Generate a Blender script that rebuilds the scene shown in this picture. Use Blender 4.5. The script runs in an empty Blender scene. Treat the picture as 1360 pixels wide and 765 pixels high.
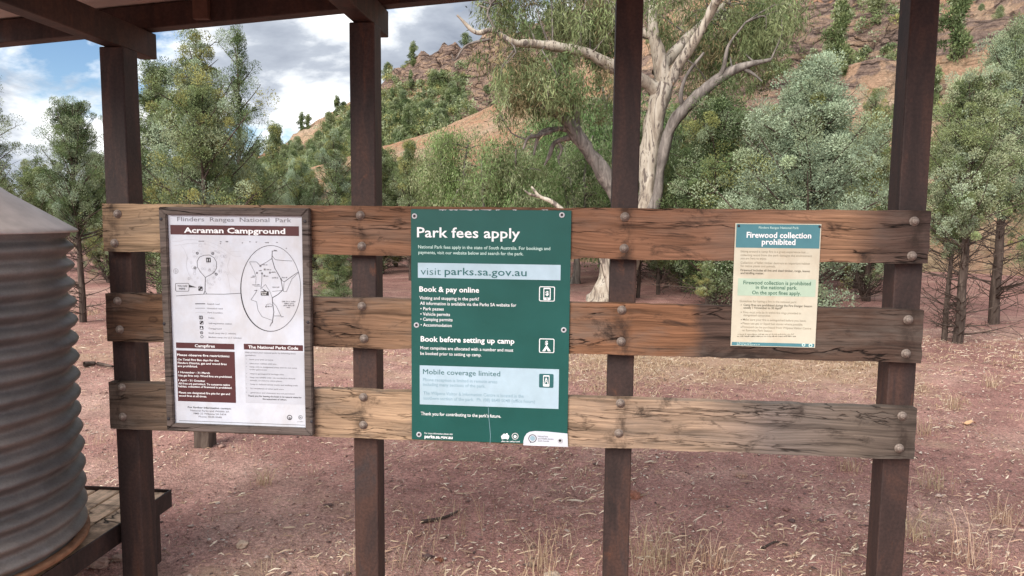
import bpy, bmesh, math, random
import numpy as np
from mathutils import Vector, Matrix, noise as mnoise

random.seed(7)
RNG = np.random.default_rng(7)
S = bpy.context.scene
COL = S.collection
PI = math.pi

# ------------------------------------------------------------------ camera
CX, CY, CZ = 0.0, -2.68, 1.60
YAW, PITCH, ROLL, FPX = 0.0912, -0.0977, 0.0099, 956.2      # focal length for a 1360 px wide frame
def cam_axes():
    cy, sy = math.cos(YAW), math.sin(YAW)
    f = np.array([-sy*math.cos(PITCH), cy*math.cos(PITCH), math.sin(PITCH)])
    r = np.array([cy, sy, 0.0]); u = np.cross(r, f)
    c, s = math.cos(ROLL), math.sin(ROLL)
    return c*r+s*u, -s*r+c*u, f
CR, CU, CF = cam_axes()
CP = np.array([CX, CY, CZ])
cd = bpy.data.cameras.new('camera'); cam = bpy.data.objects.new('camera', cd); COL.objects.link(cam)
cd.sensor_width = 36; cd.lens = 36*FPX/1360; cd.clip_end = 3000; cd.clip_start = 0.05
cam.matrix_world = Matrix(((CR[0], CU[0], -CF[0], CX), (CR[1], CU[1], -CF[1], CY), (CR[2], CU[2], -CF[2], CZ), (0, 0, 0, 1)))
S.camera = cam
def ray(u, v): return CF + CR*(u-680)/FPX - CU*(v-382.5)/FPX
def at(u, v, y):                    # point of the plane Y = y seen at photo pixel (u, v): a surveying aid
    d = ray(u, v); return CP + d*((y-CY)/d[1])
def on_ground(u, v, z=0.0):
    d = ray(u, v); return CP + d*((z-CZ)/d[2])

# ------------------------------------------------------------------ sky, sun, exposure
TO_SUN = Vector((-0.42, -0.74, 0.62)).normalized()
w = bpy.data.worlds.new('World'); S.world = w; w.use_nodes = True
nt = w.node_tree; nt.nodes.clear()
def N(t, typ, **kw):
    n = t.nodes.new(typ)
    for k, v in kw.items(): setattr(n, k, v)
    return n
def L(t, a, b): t.links.new(a, b)
def ramp(t, src, stops, interp='LINEAR'):
    n = N(t, 'ShaderNodeValToRGB'); n.color_ramp.interpolation = interp
    e = n.color_ramp.elements
    while len(e) < len(stops): e.new(0.5)
    for el, (p, c) in zip(e, stops):
        el.position = p; el.color = (c, c, c, 1) if isinstance(c, (int, float)) else (*c[:3], 1)
    if src is not None: L(t, src, n.inputs[0])
    return n.outputs[0]
def mathn(t, op, a, b=None, clamp=False):
    n = N(t, 'ShaderNodeMath', operation=op, use_clamp=clamp)
    for i, x in enumerate((a, b)):
        if x is None: continue
        if isinstance(x, (int, float)): n.inputs[i].default_value = x
        else: L(t, x, n.inputs[i])
    return n.outputs[0]
def mixc(t, fac, a, b, mode='MIX'):
    n = N(t, 'ShaderNodeMix', data_type='RGBA', blend_type=mode)
    for i, x in ((0, fac), (6, a), (7, b)):
        if isinstance(x, (int, float)): n.inputs[i].default_value = x
        elif isinstance(x, (tuple, list)): n.inputs[i].default_value = (*x[:3], 1)
        else: L(t, x, n.inputs[i])
    return n.outputs[2]
def noisen(t, vec, scale, detail=4, rough=0.55, dist=0.0):
    n = N(t, 'ShaderNodeTexNoise'); n.inputs['Scale'].default_value = scale
    n.inputs['Detail'].default_value = detail; n.inputs['Roughness'].default_value = rough
    n.inputs['Distortion'].default_value = dist
    if vec is not None: L(t, vec, n.inputs['Vector'])
    return n.outputs['Fac']
def mapping(t, vec, loc=(0, 0, 0), rot=(0, 0, 0), scale=(1, 1, 1)):
    n = N(t, 'ShaderNodeMapping'); L(t, vec, n.inputs[0])
    n.inputs[1].default_value = loc; n.inputs[2].default_value = rot; n.inputs[3].default_value = scale
    return n.outputs[0]

sky = N(nt, 'ShaderNodeTexSky', sky_type='NISHITA'); sky.sun_disc = False; sky.dust_density = 0.0; sky.ozone_density = 4.0
sky.sun_elevation = math.asin(TO_SUN.z); sky.sun_rotation = math.atan2(TO_SUN.x, TO_SUN.y) % (2*PI)
bg1 = N(nt, 'ShaderNodeBackground'); L(nt, sky.outputs[0], bg1.inputs[0]); bg1.inputs[1].default_value = 0.06
tc = N(nt, 'ShaderNodeTexCoord')
sep = N(nt, 'ShaderNodeSeparateXYZ'); L(nt, tc.outputs['Generated'], sep.inputs[0])
cv = mapping(nt, tc.outputs['Generated'], loc=(0.35, 0.2, 0.0), scale=(1, 1, 2.0))
c_big = noisen(nt, cv, 3.2, 9, 0.58, 0.15)
c_shade = noisen(nt, mapping(nt, tc.outputs['Generated'], loc=(3.1, 1.0, 2.0), scale=(1, 1, 2.2)), 4.2, 9, 0.57, 0.2)
dens = ramp(nt, c_big, [(0.42, 0.0), (0.49, 1.0)])
ccol = ramp(nt, c_shade, [(0.32, (0.28, 0.315, 0.385)), (0.44, (0.45, 0.49, 0.56)), (0.51, (0.85, 0.88, 0.91)), (0.60, (1.22, 1.22, 1.22))])
bg2 = N(nt, 'ShaderNodeBackground'); L(nt, ccol, bg2.inputs[0]); bg2.inputs[1].default_value = 0.56
mx = N(nt, 'ShaderNodeMixShader'); L(nt, dens, mx.inputs[0]); L(nt, bg1.outputs[0], mx.inputs[1]); L(nt, bg2.outputs[0], mx.inputs[2])
wo = N(nt, 'ShaderNodeOutputWorld'); L(nt, mx.outputs[0], wo.inputs[0])
sd = bpy.data.lights.new('sun', 'SUN'); sd.energy = 2.3; sd.angle = math.radians(48); sd.color = (1.0, 0.95, 0.87)
sun = bpy.data.objects.new('sun', sd); COL.objects.link(sun)
sun.rotation_euler = TO_SUN.to_track_quat('Z', 'Y').to_euler()
S.view_settings.view_transform = 'Standard'; S.view_settings.look = 'None'
S.view_settings.exposure = 1.24; S.view_settings.gamma = 1.0
S.view_settings.use_curve_mapping = False
try:
    S.cycles.max_bounces = 6; S.cycles.transparent_max_bounces = 4
except Exception: pass

# ------------------------------------------------------------------ helpers
def srgb(r, g, b):
    f = lambda c: c/12.92 if c <= 0.04045 else ((c+0.055)/1.055)**2.4
    return (f(r/255), f(g/255), f(b/255))
def tag(o, label=None, cat=None, group=None, kind=None):
    if label: o['label'] = label
    if cat: o['category'] = cat
    if group: o['group'] = group
    if kind: o['kind'] = kind
    return o
def empty(name, loc=(0, 0, 0)):
    o = bpy.data.objects.new(name, None); COL.objects.link(o); o.location = loc; o.empty_display_size = 0.1
    return o
def link(name, me, parent=None, loc=None):
    o = bpy.data.objects.new(name, me); COL.objects.link(o)
    if parent is not None: o.parent = parent
    if loc is not None: o.location = loc
    return o
def np_mesh(name, V, F, mats=(), midx=None, tint=None, smooth=False):
    """V (n,3); F: list of (k,m) index arrays with m = 3 or 4"""
    if not isinstance(F, (list, tuple)): F = [F]
    F = [np.asarray(f, dtype=np.int32) for f in F if len(f)]
    me = bpy.data.meshes.new(name)
    me.vertices.add(len(V)); me.vertices.foreach_set('co', np.asarray(V, dtype=np.float32).ravel())
    nl = sum(f.size for f in F); npoly = sum(len(f) for f in F)
    me.loops.add(nl); me.loops.foreach_set('vertex_index', np.concatenate([f.ravel() for f in F]))
    me.polygons.add(npoly)
    tot = np.concatenate([np.full(len(f), f.shape[1], np.int32) for f in F])
    st = np.concatenate([[0], np.cumsum(tot)[:-1]]).astype(np.int32)
    me.polygons.foreach_set('loop_start', st)
    if smooth: me.polygons.foreach_set('use_smooth', np.ones(npoly, bool))
    for m in mats: me.materials.append(m)
    if midx is not None: me.polygons.foreach_set('material_index', np.asarray(midx, np.int32))
    if tint is not None:
        a = me.color_attributes.new('tint', 'FLOAT_COLOR', 'POINT')
        c = np.ones((len(V), 4), np.float32); c[:, :3] = tint; a.data.foreach_set('color', c.ravel())
    me.update(calc_edges=True); me.validate()
    return me
def bm_mesh(name, bm, mat, smooth=False):
    me = bpy.data.meshes.new(name); bm.normal_update(); bm.to_mesh(me); bm.free()
    if mat: me.materials.append(mat)
    if smooth:
        for p in me.polygons: p.use_smooth = True
    return me
def bm_box(bm, x0, x1, y0, y1, z0, z1, bev=0.0, seg=2):
    r = bmesh.ops.create_cube(bm, size=1.0)
    vs = r['verts']
    for v in vs: v.co = Vector(((x0+x1)/2+v.co.x*(x1-x0), (y0+y1)/2+v.co.y*(y1-y0), (z0+z1)/2+v.co.z*(z1-z0)))
    if bev:
        es = list({e for v in vs for e in v.link_edges})
        bmesh.ops.bevel(bm, geom=es, offset=bev, segments=seg, affect='EDGES', profile=0.5)
    return vs
def tube_np(pts, rad, sides=6, cap=True):
    pts = np.asarray(pts, float); n = len(pts); rad = np.broadcast_to(np.asarray(rad, float), (n,))
    tan = np.gradient(pts, axis=0); tan /= np.linalg.norm(tan, axis=1)[:, None]+1e-9
    ref = np.array([0.31, 0.9, 0.2]) if abs(tan[0] @ np.array([0.31, 0.9, 0.2])) < 0.85 else np.array([1., 0, 0])
    V = []
    for i in range(n):
        a = np.cross(tan[i], ref); a /= np.linalg.norm(a)+1e-9; b = np.cross(tan[i], a)
        th = np.linspace(0, 2*PI, sides, endpoint=False)
        V.append(pts[i]+rad[i]*(np.cos(th)[:, None]*a+np.sin(th)[:, None]*b))
    V = np.concatenate(V); F = []
    for i in range(n-1):
        for k in range(sides):
            k2 = (k+1) % sides
            F.append((i*sides+k, i*sides+k2, (i+1)*sides+k2, (i+1)*sides+k))
    return V, np.array(F, np.int32)
class Acc:
    def __init__(s): s.V = []; s.F3 = []; s.F4 = []; s.n = 0; s.T = []
    def add(s, V, F, tint=None):
        F = np.asarray(F, np.int32)
        if len(F): (s.F3 if F.shape[1] == 3 else s.F4).append(F+s.n)
        s.V.append(np.asarray(V, float)); s.n += len(V)
        if tint is not None: s.T.append(np.broadcast_to(np.asarray(tint, float), (len(V), 3)))
    def mesh(s, name, mats, smooth=False):
        F = []
        if s.F3: F.append(np.concatenate(s.F3))
        if s.F4: F.append(np.concatenate(s.F4))
        return np_mesh(name, np.concatenate(s.V), F, mats, tint=np.concatenate(s.T) if s.T else None, smooth=smooth)
def smooth_path(P, n):
    """Catmull-Rom through rows of P (any width), n samples"""
    P = np.asarray(P, float); Q = np.vstack([2*P[0]-P[1], P, 2*P[-1]-P[-2]])
    out = []
    for t in np.linspace(0, len(P)-1-1e-6, n):
        i = int(t); f = t-i; a, b, c, d = Q[i], Q[i+1], Q[i+2], Q[i+3]
        out.append(0.5*((2*b)+(-a+c)*f+(2*a-5*b+4*c-d)*f*f+(-a+3*b-3*c+d)*f**3))
    return np.array(out)
def fbm(x, y, z=0.0, o=5): return mnoise.fractal(Vector((x, y, z)), 1.0, 2.0, o)

# ------------------------------------------------------------------ materials
def new_mat(name):
    m = bpy.data.materials.new(name); m.use_nodes = True
    t = m.node_tree; b = t.nodes['Principled BSDF']
    return m, t, b
def set_in(t, b, name, x):
    if isinstance(x, (int, float)): b.inputs[name].default_value = x
    elif isinstance(x, (tuple, list)): b.inputs[name].default_value = (*x[:3], 1)
    else: L(t, x, b.inputs[name])
def bump(t, b, h, strength, dist):
    n = N(t, 'ShaderNodeBump'); n.inputs['Strength'].default_value = strength; n.inputs['Distance'].default_value = dist
    L(t, h, n.inputs['Height']); L(t, n.outputs[0], b.inputs['Normal'])
def plain(name, col, rough=0.6, spec=0.4, metal=0.0, var=0.08, scale=30):
    m, t, b = new_mat(name)
    o = N(t, 'ShaderNodeTexCoord').outputs['Object']
    nz = noisen(t, o, scale, 5)
    lo = tuple(c*(1-var) for c in col); hi = tuple(min(1, c*(1+var)) for c in col)
    set_in(t, b, 'Base Color', ramp(t, nz, [(0.3, lo), (0.7, hi)]))
    b.inputs['Roughness'].default_value = rough; b.inputs['Specular IOR Level'].default_value = spec; b.inputs['Metallic'].default_value = metal
    return m

def mat_steel():
    m, t, b = new_mat('brown_painted_steel')
    o = N(t, 'ShaderNodeTexCoord').outputs['Object']
    n1 = noisen(t, mapping(t, o, scale=(9, 9, 2.2)), 1.0, 7, 0.62, 0.8)
    n2 = noisen(t, o, 90, 4, 0.6)
    base = ramp(t, n1, [(0.30, (0.020, 0.013, 0.012)), (0.48, (0.042, 0.024, 0.021)), (0.60, (0.066, 0.033, 0.025)), (0.74, (0.040, 0.030, 0.030))])
    rust = ramp(t, noisen(t, mapping(t, o, loc=(4, 1, 2), scale=(14, 14, 5)), 1.0, 8, 0.7, 1.2), [(0.60, 0.0), (0.74, 1.0)])
    base = mixc(t, mathn(t, 'MULTIPLY', rust, 0.7), base, (0.125, 0.047, 0.023))
    fine = ramp(t, n2, [(0.35, 0.78), (0.65, 1.18)])
    set_in(t, b, 'Base Color', mixc(t, 1.0, base, fine, 'MULTIPLY'))
    b.inputs['Roughness'].default_value = 0.62; b.inputs['Specular IOR Level'].default_value = 0.35
    bump(t, b, n2, 0.25, 0.002)
    return m
M_STEEL = mat_steel()

def mat_wood(name, stops, seed, grey=0.3, crack=1.0):
    """weathered sleeper; stops = [(x metres, colour)] along the board"""
    m, t, b = new_mat(name)
    o = N(t, 'ShaderNodeTexCoord').outputs['Object']
    sp = N(t, 'ShaderNodeSeparateXYZ'); L(t, o, sp.inputs[0])
    wob = noisen(t, mapping(t, o, loc=(seed, 0, 0), scale=(3.0, 3.0, 9.0)), 1.0, 5, 0.6)
    xx = mathn(t, 'ADD', sp.outputs[0], mathn(t, 'MULTIPLY', mathn(t, 'SUBTRACT', wob, 0.5), 0.12))
    mr = N(t, 'ShaderNodeMapRange'); L(t, xx, mr.inputs[0]); mr.inputs[1].default_value = -1.87; mr.inputs[2].default_value = 1.24
    base = ramp(t, mr.outputs[0], [((x+1.87)/3.11, srgb(*c)) for x, c in stops])
    # warped grain: rings pulled along the board, bent round knots
    warp = noisen(t, mapping(t, o, loc=(seed*1.7, 0, 0), scale=(2.2, 1, 6)), 1.0, 3, 0.5)
    gz = mathn(t, 'ADD', sp.outputs[2], mathn(t, 'MULTIPLY', warp, 0.06))
    cg = N(t, 'ShaderNodeCombineXYZ'); L(t, mathn(t, 'MULTIPLY', sp.outputs[0], 3.5), cg.inputs[0]); L(t, mathn(t, 'MULTIPLY', sp.outputs[1], 30.0), cg.inputs[1]); L(t, mathn(t, 'MULTIPLY', gz, 150.0), cg.inputs[2])
    g1 = noisen(t, mapping(t, cg.outputs[0], loc=(seed*3, 0, seed)), 1.0, 6, 0.65)
    cg2 = N(t, 'ShaderNodeCombineXYZ'); L(t, mathn(t, 'MULTIPLY', sp.outputs[0], 1.6), cg2.inputs[0]); L(t, mathn(t, 'MULTIPLY', gz, 34.0), cg2.inputs[2]); L(t, sp.outputs[1], cg2.inputs[1])
    g2 = noisen(t, mapping(t, cg2.outputs[0], loc=(seed*5, 2, seed)), 1.0, 5, 0.6, 0.4)
    base = mixc(t, 1.0, base, ramp(t, g1, [(0.28, 0.42), (0.5, 1.0), (0.72, 1.45)]), 'MULTIPLY')
    base = mixc(t, 1.0, base, ramp(t, g2, [(0.30, 0.42), (0.46, 0.98), (0.70, 1.35)]), 'MULTIPLY')
    # grey weathered bloom
    gm = ramp(t, noisen(t, mapping(t, o, loc=(seed*2, 5, 1), scale=(2.5, 2, 8)), 1.0, 6, 0.65), [(0.48, 0.0), (0.66, grey)])
    base = mixc(t, gm, base, mixc(t, g1, (0.055, 0.045, 0.040), (0.24, 0.20, 0.17)))
    # dark water stains
    sm = ramp(t, noisen(t, mapping(t, o, loc=(seed*4, 7, 1), scale=(6, 2, 14)), 1.0, 6, 0.7, 0.6), [(0.55, 0.0), (0.68, 0.85)])
    base = mixc(t, sm, base, (0.026, 0.018, 0.015))
    # damp smudges round the bolts
    dxp = None
    for xc in (-1.829, -0.8275, 0.170, 1.194):
        q_ = mathn(t, 'ABSOLUTE', mathn(t, 'SUBTRACT', sp.outputs[0], xc)); dxp = q_ if dxp is None else mathn(t, 'MINIMUM', dxp, q_)
    bs = mathn(t, 'MULTIPLY', ramp(t, mathn(t, 'MULTIPLY', dxp, 10.0), [(0.08, 1.0), (0.42, 0.0)]), ramp(t, noisen(t, mapping(t, o, loc=(seed, 1, 6), scale=(18, 2, 12)), 1.0, 5, 0.65), [(0.44, 0.0), (0.60, 0.75)]))
    base = mixc(t, bs, base, (0.03, 0.02, 0.016))
    # long cracks following the grain
    ck = noisen(t, mapping(t, cg2.outputs[0], loc=(seed*7, 3, 2), scale=(0.8, 1, 0.30)), 1.0, 5, 0.55, 0.6)
    cl = mathn(t, 'ABSOLUTE', mathn(t, 'SUBTRACT', ck, 0.5))
    cm0 = ramp(t, cl, [(0.0, 1.0), (0.009, 0.0)])
    cgate = ramp(t, noisen(t, mapping(t, o, loc=(seed*9, 2, 2), scale=(2.2, 1, 7)), 1.0, 3), [(0.44, 0.0), (0.56, crack)])
    cm = mathn(t, 'MULTIPLY', cm0, cgate)
    base = mixc(t, cm, base, (0.010, 0.007, 0.006))
    # knots
    kv = N(t, 'ShaderNodeTexVoronoi'); kv.inputs['Scale'].default_value = 1.0
    L(t, mapping(t, o, loc=(seed*1.3, 0.1, seed*2.1), scale=(5.5, 0.01, 9.0)), kv.inputs['Vector'])
    km = ramp(t, kv.outputs['Distance'], [(0.03, 0.9), (0.075, 0.3), (0.11, 0.65), (0.15, 0.0)])
    kg = ramp(t, noisen(t, mapping(t, o, loc=(seed, 9, 1), scale=(2.4, 1, 4)), 1.0, 2), [(0.50, 0.0), (0.54, 1.0)])
    base = mixc(t, mathn(t, 'MULTIPLY', km, kg), base, (0.030, 0.016, 0.010))
    set_in(t, b, 'Base Color', base)
    b.inputs['Roughness'].default_value = 0.85; b.inputs['Specular IOR Level'].default_value = 0.2
    hgt = mathn(t, 'SUBTRACT', mathn(t, 'ADD', mathn(t, 'MULTIPLY', g1, 0.5), mathn(t, 'MULTIPLY', g2, 0.6)), mathn(t, 'MULTIPLY', cm, 1.6))
    bump(t, b, hgt, 0.9, 0.005)
    return m
M_BOARD = [
    mat_wood('sleeper_wood_warm', [(-1.87, (124, 101, 81)), (-1.66, (158, 133, 107)), (-1.0, (129, 95, 74)), (-0.3, (116, 83, 64)), (0.15, (123, 88, 68)), (0.55, (130, 96, 77)), (0.95, (140, 107, 84)), (1.08, (86, 66, 57)), (1.24, (68, 54, 50))], 1.0, 0.35),
    mat_wood('sleeper_wood_brown', [(-1.87, (78, 57, 46)), (-1.55, (118, 90, 69)), (-1.0, (102, 78, 63)), (-0.6, (138, 108, 85)), (0.05, (122, 87, 65)), (0.42, (120, 85, 63)), (0.46, (77, 61, 54)), (0.9, (85, 67, 57)), (1.24, (67, 52, 46))], 4.3, 0.55),
    mat_wood('sleeper_wood_grey', [(-1.87, (87, 73, 64)), (-1.0, (147, 122, 100)), (-0.7, (163, 136, 111)), (0.1, (156, 131, 110)), (0.45, (153, 130, 111)), (0.72, (110, 98, 92)), (1.0, (102, 90, 81)), (1.24, (76, 66, 60))], 8.1, 0.6, 0.7),
]
M_FRAMEWOOD = mat_wood('sign_frame_wood', [(-1.87, (98, 86, 80)), (-1.2, (92, 82, 78)), (1.24, (92, 82, 76))], 2.6, 0.9)
M_PLANK = mat_wood('stand_plank_wood', [(-3.0, (214, 178, 146)), (-1.87, (214, 178, 146)), (1.24, (208, 176, 148))], 6.2, 0.3)
M_BOLT = plain('galvanised_bolt', (0.22, 0.175, 0.15), 0.6, 0.4, 0.25, 0.4, 150)

def mat_galv():
    m, t, b = new_mat('weathered_galvanised_sheet')
    o = N(t, 'ShaderNodeTexCoord').outputs['Object']
    n1 = noisen(t, mapping(t, o, scale=(3, 3, 5)), 1.0, 7, 0.65, 0.4)
    n2 = noisen(t, o, 130, 3, 0.7)
    base = ramp(t, n1, [(0.30, (0.10, 0.092, 0.090)), (0.46, (0.16, 0.148, 0.145)), (0.60, (0.21, 0.185, 0.172)), (0.76, (0.27, 0.255, 0.25))])
    base = mixc(t, 1.0, base, ramp(t, n2, [(0.3, 0.86), (0.7, 1.14)]), 'MULTIPLY')
    rm = ramp(t, noisen(t, mapping(t, o, loc=(2, 2, 2), scale=(11, 11, 1.6)), 1.0, 7, 0.7, 0.6), [(0.54, 0.0), (0.74, 0.45)])
    base = mixc(t, rm, base, (0.14, 0.085, 0.060))
    set_in(t, b, 'Base Color', base)
    b.inputs['Metallic'].default_value = 0.35; b.inputs['Roughness'].default_value = 0.55
    bump(t, b, n2, 0.15, 0.002)
    return m
M_GALV = mat_galv()
M_LID = plain('aged_lid_sheet', (0.50, 0.435, 0.41), 0.5, 0.4, 0.3, 0.14, 14)
M_RING = plain('rusty_base_ring', (0.26, 0.13, 0.075), 0.8, 0.2, 0.0, 0.3, 25)
M_ROOF = plain('roof_sheet_underside', (0.42, 0.34, 0.30), 0.6, 0.3, 0.0, 0.1, 6)

def mat_leaf(name, transl=0.10):
    m = bpy.data.materials.new(name); m.use_nodes = True; t = m.node_tree; t.nodes.clear()
    a = N(t, 'ShaderNodeAttribute', attribute_name='tint')
    oi = N(t, 'ShaderNodeObjectInfo')
    hv = N(t, 'ShaderNodeHueSaturation'); L(t, a.outputs['Color'], hv.inputs['Color'])
    mrv = N(t, 'ShaderNodeMapRange'); L(t, oi.outputs['Random'], mrv.inputs[0]); mrv.inputs[3].default_value = 0.85; mrv.inputs[4].default_value = 1.12
    L(t, mrv.outputs[0], hv.inputs['Value'])
    mh = N(t, 'ShaderNodeMapRange'); L(t, oi.outputs['Random'], mh.inputs[0]); mh.inputs[3].default_value = 0.515; mh.inputs[4].default_value = 0.485
    L(t, mh.outputs[0], hv.inputs['Hue'])
    d = N(t, 'ShaderNodeBsdfDiffuse'); L(t, hv.outputs[0], d.inputs[0])
    tr = N(t, 'ShaderNodeBsdfTranslucent'); L(t, hv.outputs[0], tr.inputs[0])
    mxs = N(t, 'ShaderNodeMixShader'); mxs.inputs[0].default_value = transl; L(t, d.outputs[0], mxs.inputs[1]); L(t, tr.outputs[0], mxs.inputs[2])
    out = N(t, 'ShaderNodeOutputMaterial'); L(t, mxs.outputs[0], out.inputs[0])
    return m
M_LEAF = mat_leaf('foliage')
M_STRAW = mat_leaf('dry_straw', 0.2)
def mat_tint(name, rough=0.9):
    m, t, b = new_mat(name)
    a = N(t, 'ShaderNodeAttribute', attribute_name='tint'); L(t, a.outputs['Color'], b.inputs['Base Color'])
    b.inputs['Roughness'].default_value = rough; b.inputs['Specular IOR Level'].default_value = 0.15
    return m
M_STONE = mat_tint('mixed_gravel')
def mat_bark(name, c0, c1, c2, sc=(14, 14, 2.5)):
    m, t, b = new_mat(name)
    o = N(t, 'ShaderNodeTexCoord').outputs['Object']
    n1 = noisen(t, mapping(t, o, scale=sc), 1.0, 7, 0.65, 0.7)
    set_in(t, b, 'Base Color', ramp(t, n1, [(0.32, c0), (0.5, c1), (0.68, c2)]))
    b.inputs['Roughness'].default_value = 0.9; b.inputs['Specular IOR Level'].default_value = 0.15
    bump(t, b, n1, 0.7, 0.02)
    return m
M_BARK = mat_bark('dark_pine_bark', (0.035, 0.026, 0.022), (0.085, 0.062, 0.052), (0.15, 0.115, 0.095))
def mat_gumbark():
    m, t, b = new_mat('pale_gum_bark')
    o = N(t, 'ShaderNodeTexCoord').outputs['Object']
    n1 = noisen(t, mapping(t, o, scale=(4.5, 4.5, 1.3)), 1.0, 7, 0.6, 0.9)
    c = ramp(t, n1, [(0.28, (0.10, 0.075, 0.06)), (0.40, (0.34, 0.285, 0.23)), (0.50, (0.47, 0.41, 0.335)), (0.64, (0.56, 0.51, 0.44)), (0.74, (0.40, 0.22, 0.11))])
    pe = ramp(t, noisen(t, mapping(t, o, loc=(3, 3, 3), scale=(9, 9, 1.6)), 1.0, 7, 0.68, 1.4), [(0.53, 0.0), (0.57, 0.9)])
    c = mixc(t, pe, c, (0.12, 0.095, 0.085))
    set_in(t, b, 'Base Color', c); b.inputs['Roughness'].default_value = 0.8; b.inputs['Specular IOR Level'].default_value = 0.2
    bump(t, b, n1, 0.4, 0.02)
    return m
M_GUM = mat_gumbark()
M_DEADWOOD = mat_bark('grey_dead_wood', (0.07, 0.058, 0.052), (0.19, 0.165, 0.15), (0.33, 0.29, 0.26), (10, 10, 2))

def mat_ground():
    m, t, b = new_mat('red_gravel_earth')
    o = N(t, 'ShaderNodeTexCoord').outputs['Object']
    big = noisen(t, o, 0.55, 6, 0.6, 0.3)
    mid = noisen(t, o, 4.0, 6, 0.6)
    fine = noisen(t, o, 46, 6, 0.8)
    sg = N(t, 'ShaderNodeSeparateXYZ'); L(t, o, sg.inputs[0])
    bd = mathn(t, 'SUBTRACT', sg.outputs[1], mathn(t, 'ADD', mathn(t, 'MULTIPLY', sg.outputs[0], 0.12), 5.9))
    fine2 = noisen(t, o, 230, 4, 0.8)
    v = N(t, 'ShaderNodeTexVoronoi'); v.inputs['Scale'].default_value = 95; L(t, o, v.inputs['Vector'])
    base = ramp(t, big, [(0.32, (0.285, 0.145, 0.124)), (0.5, (0.365, 0.195, 0.165)), (0.68, (0.47, 0.30, 0.245))])
    base = mixc(t, 1.0, base, ramp(t, mid, [(0.3, 0.72), (0.7, 1.28)]), 'MULTIPLY')
    base = mixc(t, 1.0, base, ramp(t, fine, [(0.30, 0.40), (0.5, 0.95), (0.70, 1.7)]), 'MULTIPLY')
    base = mixc(t, 1.0, base, ramp(t, fine2, [(0.30, 0.5), (0.5, 1.0), (0.7, 1.6)]), 'MULTIPLY')
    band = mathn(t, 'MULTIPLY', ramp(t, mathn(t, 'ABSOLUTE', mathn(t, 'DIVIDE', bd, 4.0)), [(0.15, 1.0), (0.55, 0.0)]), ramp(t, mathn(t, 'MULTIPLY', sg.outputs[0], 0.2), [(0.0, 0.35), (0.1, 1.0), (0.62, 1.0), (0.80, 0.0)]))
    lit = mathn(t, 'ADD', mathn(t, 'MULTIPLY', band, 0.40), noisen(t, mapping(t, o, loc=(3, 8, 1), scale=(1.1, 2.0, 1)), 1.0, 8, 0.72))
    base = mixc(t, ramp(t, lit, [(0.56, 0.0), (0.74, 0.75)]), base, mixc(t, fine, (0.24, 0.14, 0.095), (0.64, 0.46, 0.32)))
    pv = N(t, 'ShaderNodeSeparateColor'); L(t, v.outputs['Color'], pv.inputs[0])
    pm = mathn(t, 'MULTIPLY', ramp(t, pv.outputs[0], [(0.80, 0.0), (0.84, 1.0)]), ramp(t, v.outputs['Distance'], [(0.25, 1.0), (0.42, 0.0)]))
    base = mixc(t, pm, base, mixc(t, pv.outputs[1], (0.26, 0.17, 0.14), (0.50, 0.41, 0.34)))
    set_in(t, b, 'Base Color', base); b.inputs['Roughness'].default_value = 0.95; b.inputs['Specular IOR Level'].default_value = 0.1
    bump(t, b, mathn(t, 'ADD', fine, mathn(t, 'MULTIPLY', v.outputs['Distance'], -0.6)), 0.9, 0.012)
    return m
M_GROUND = mat_ground()
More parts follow.
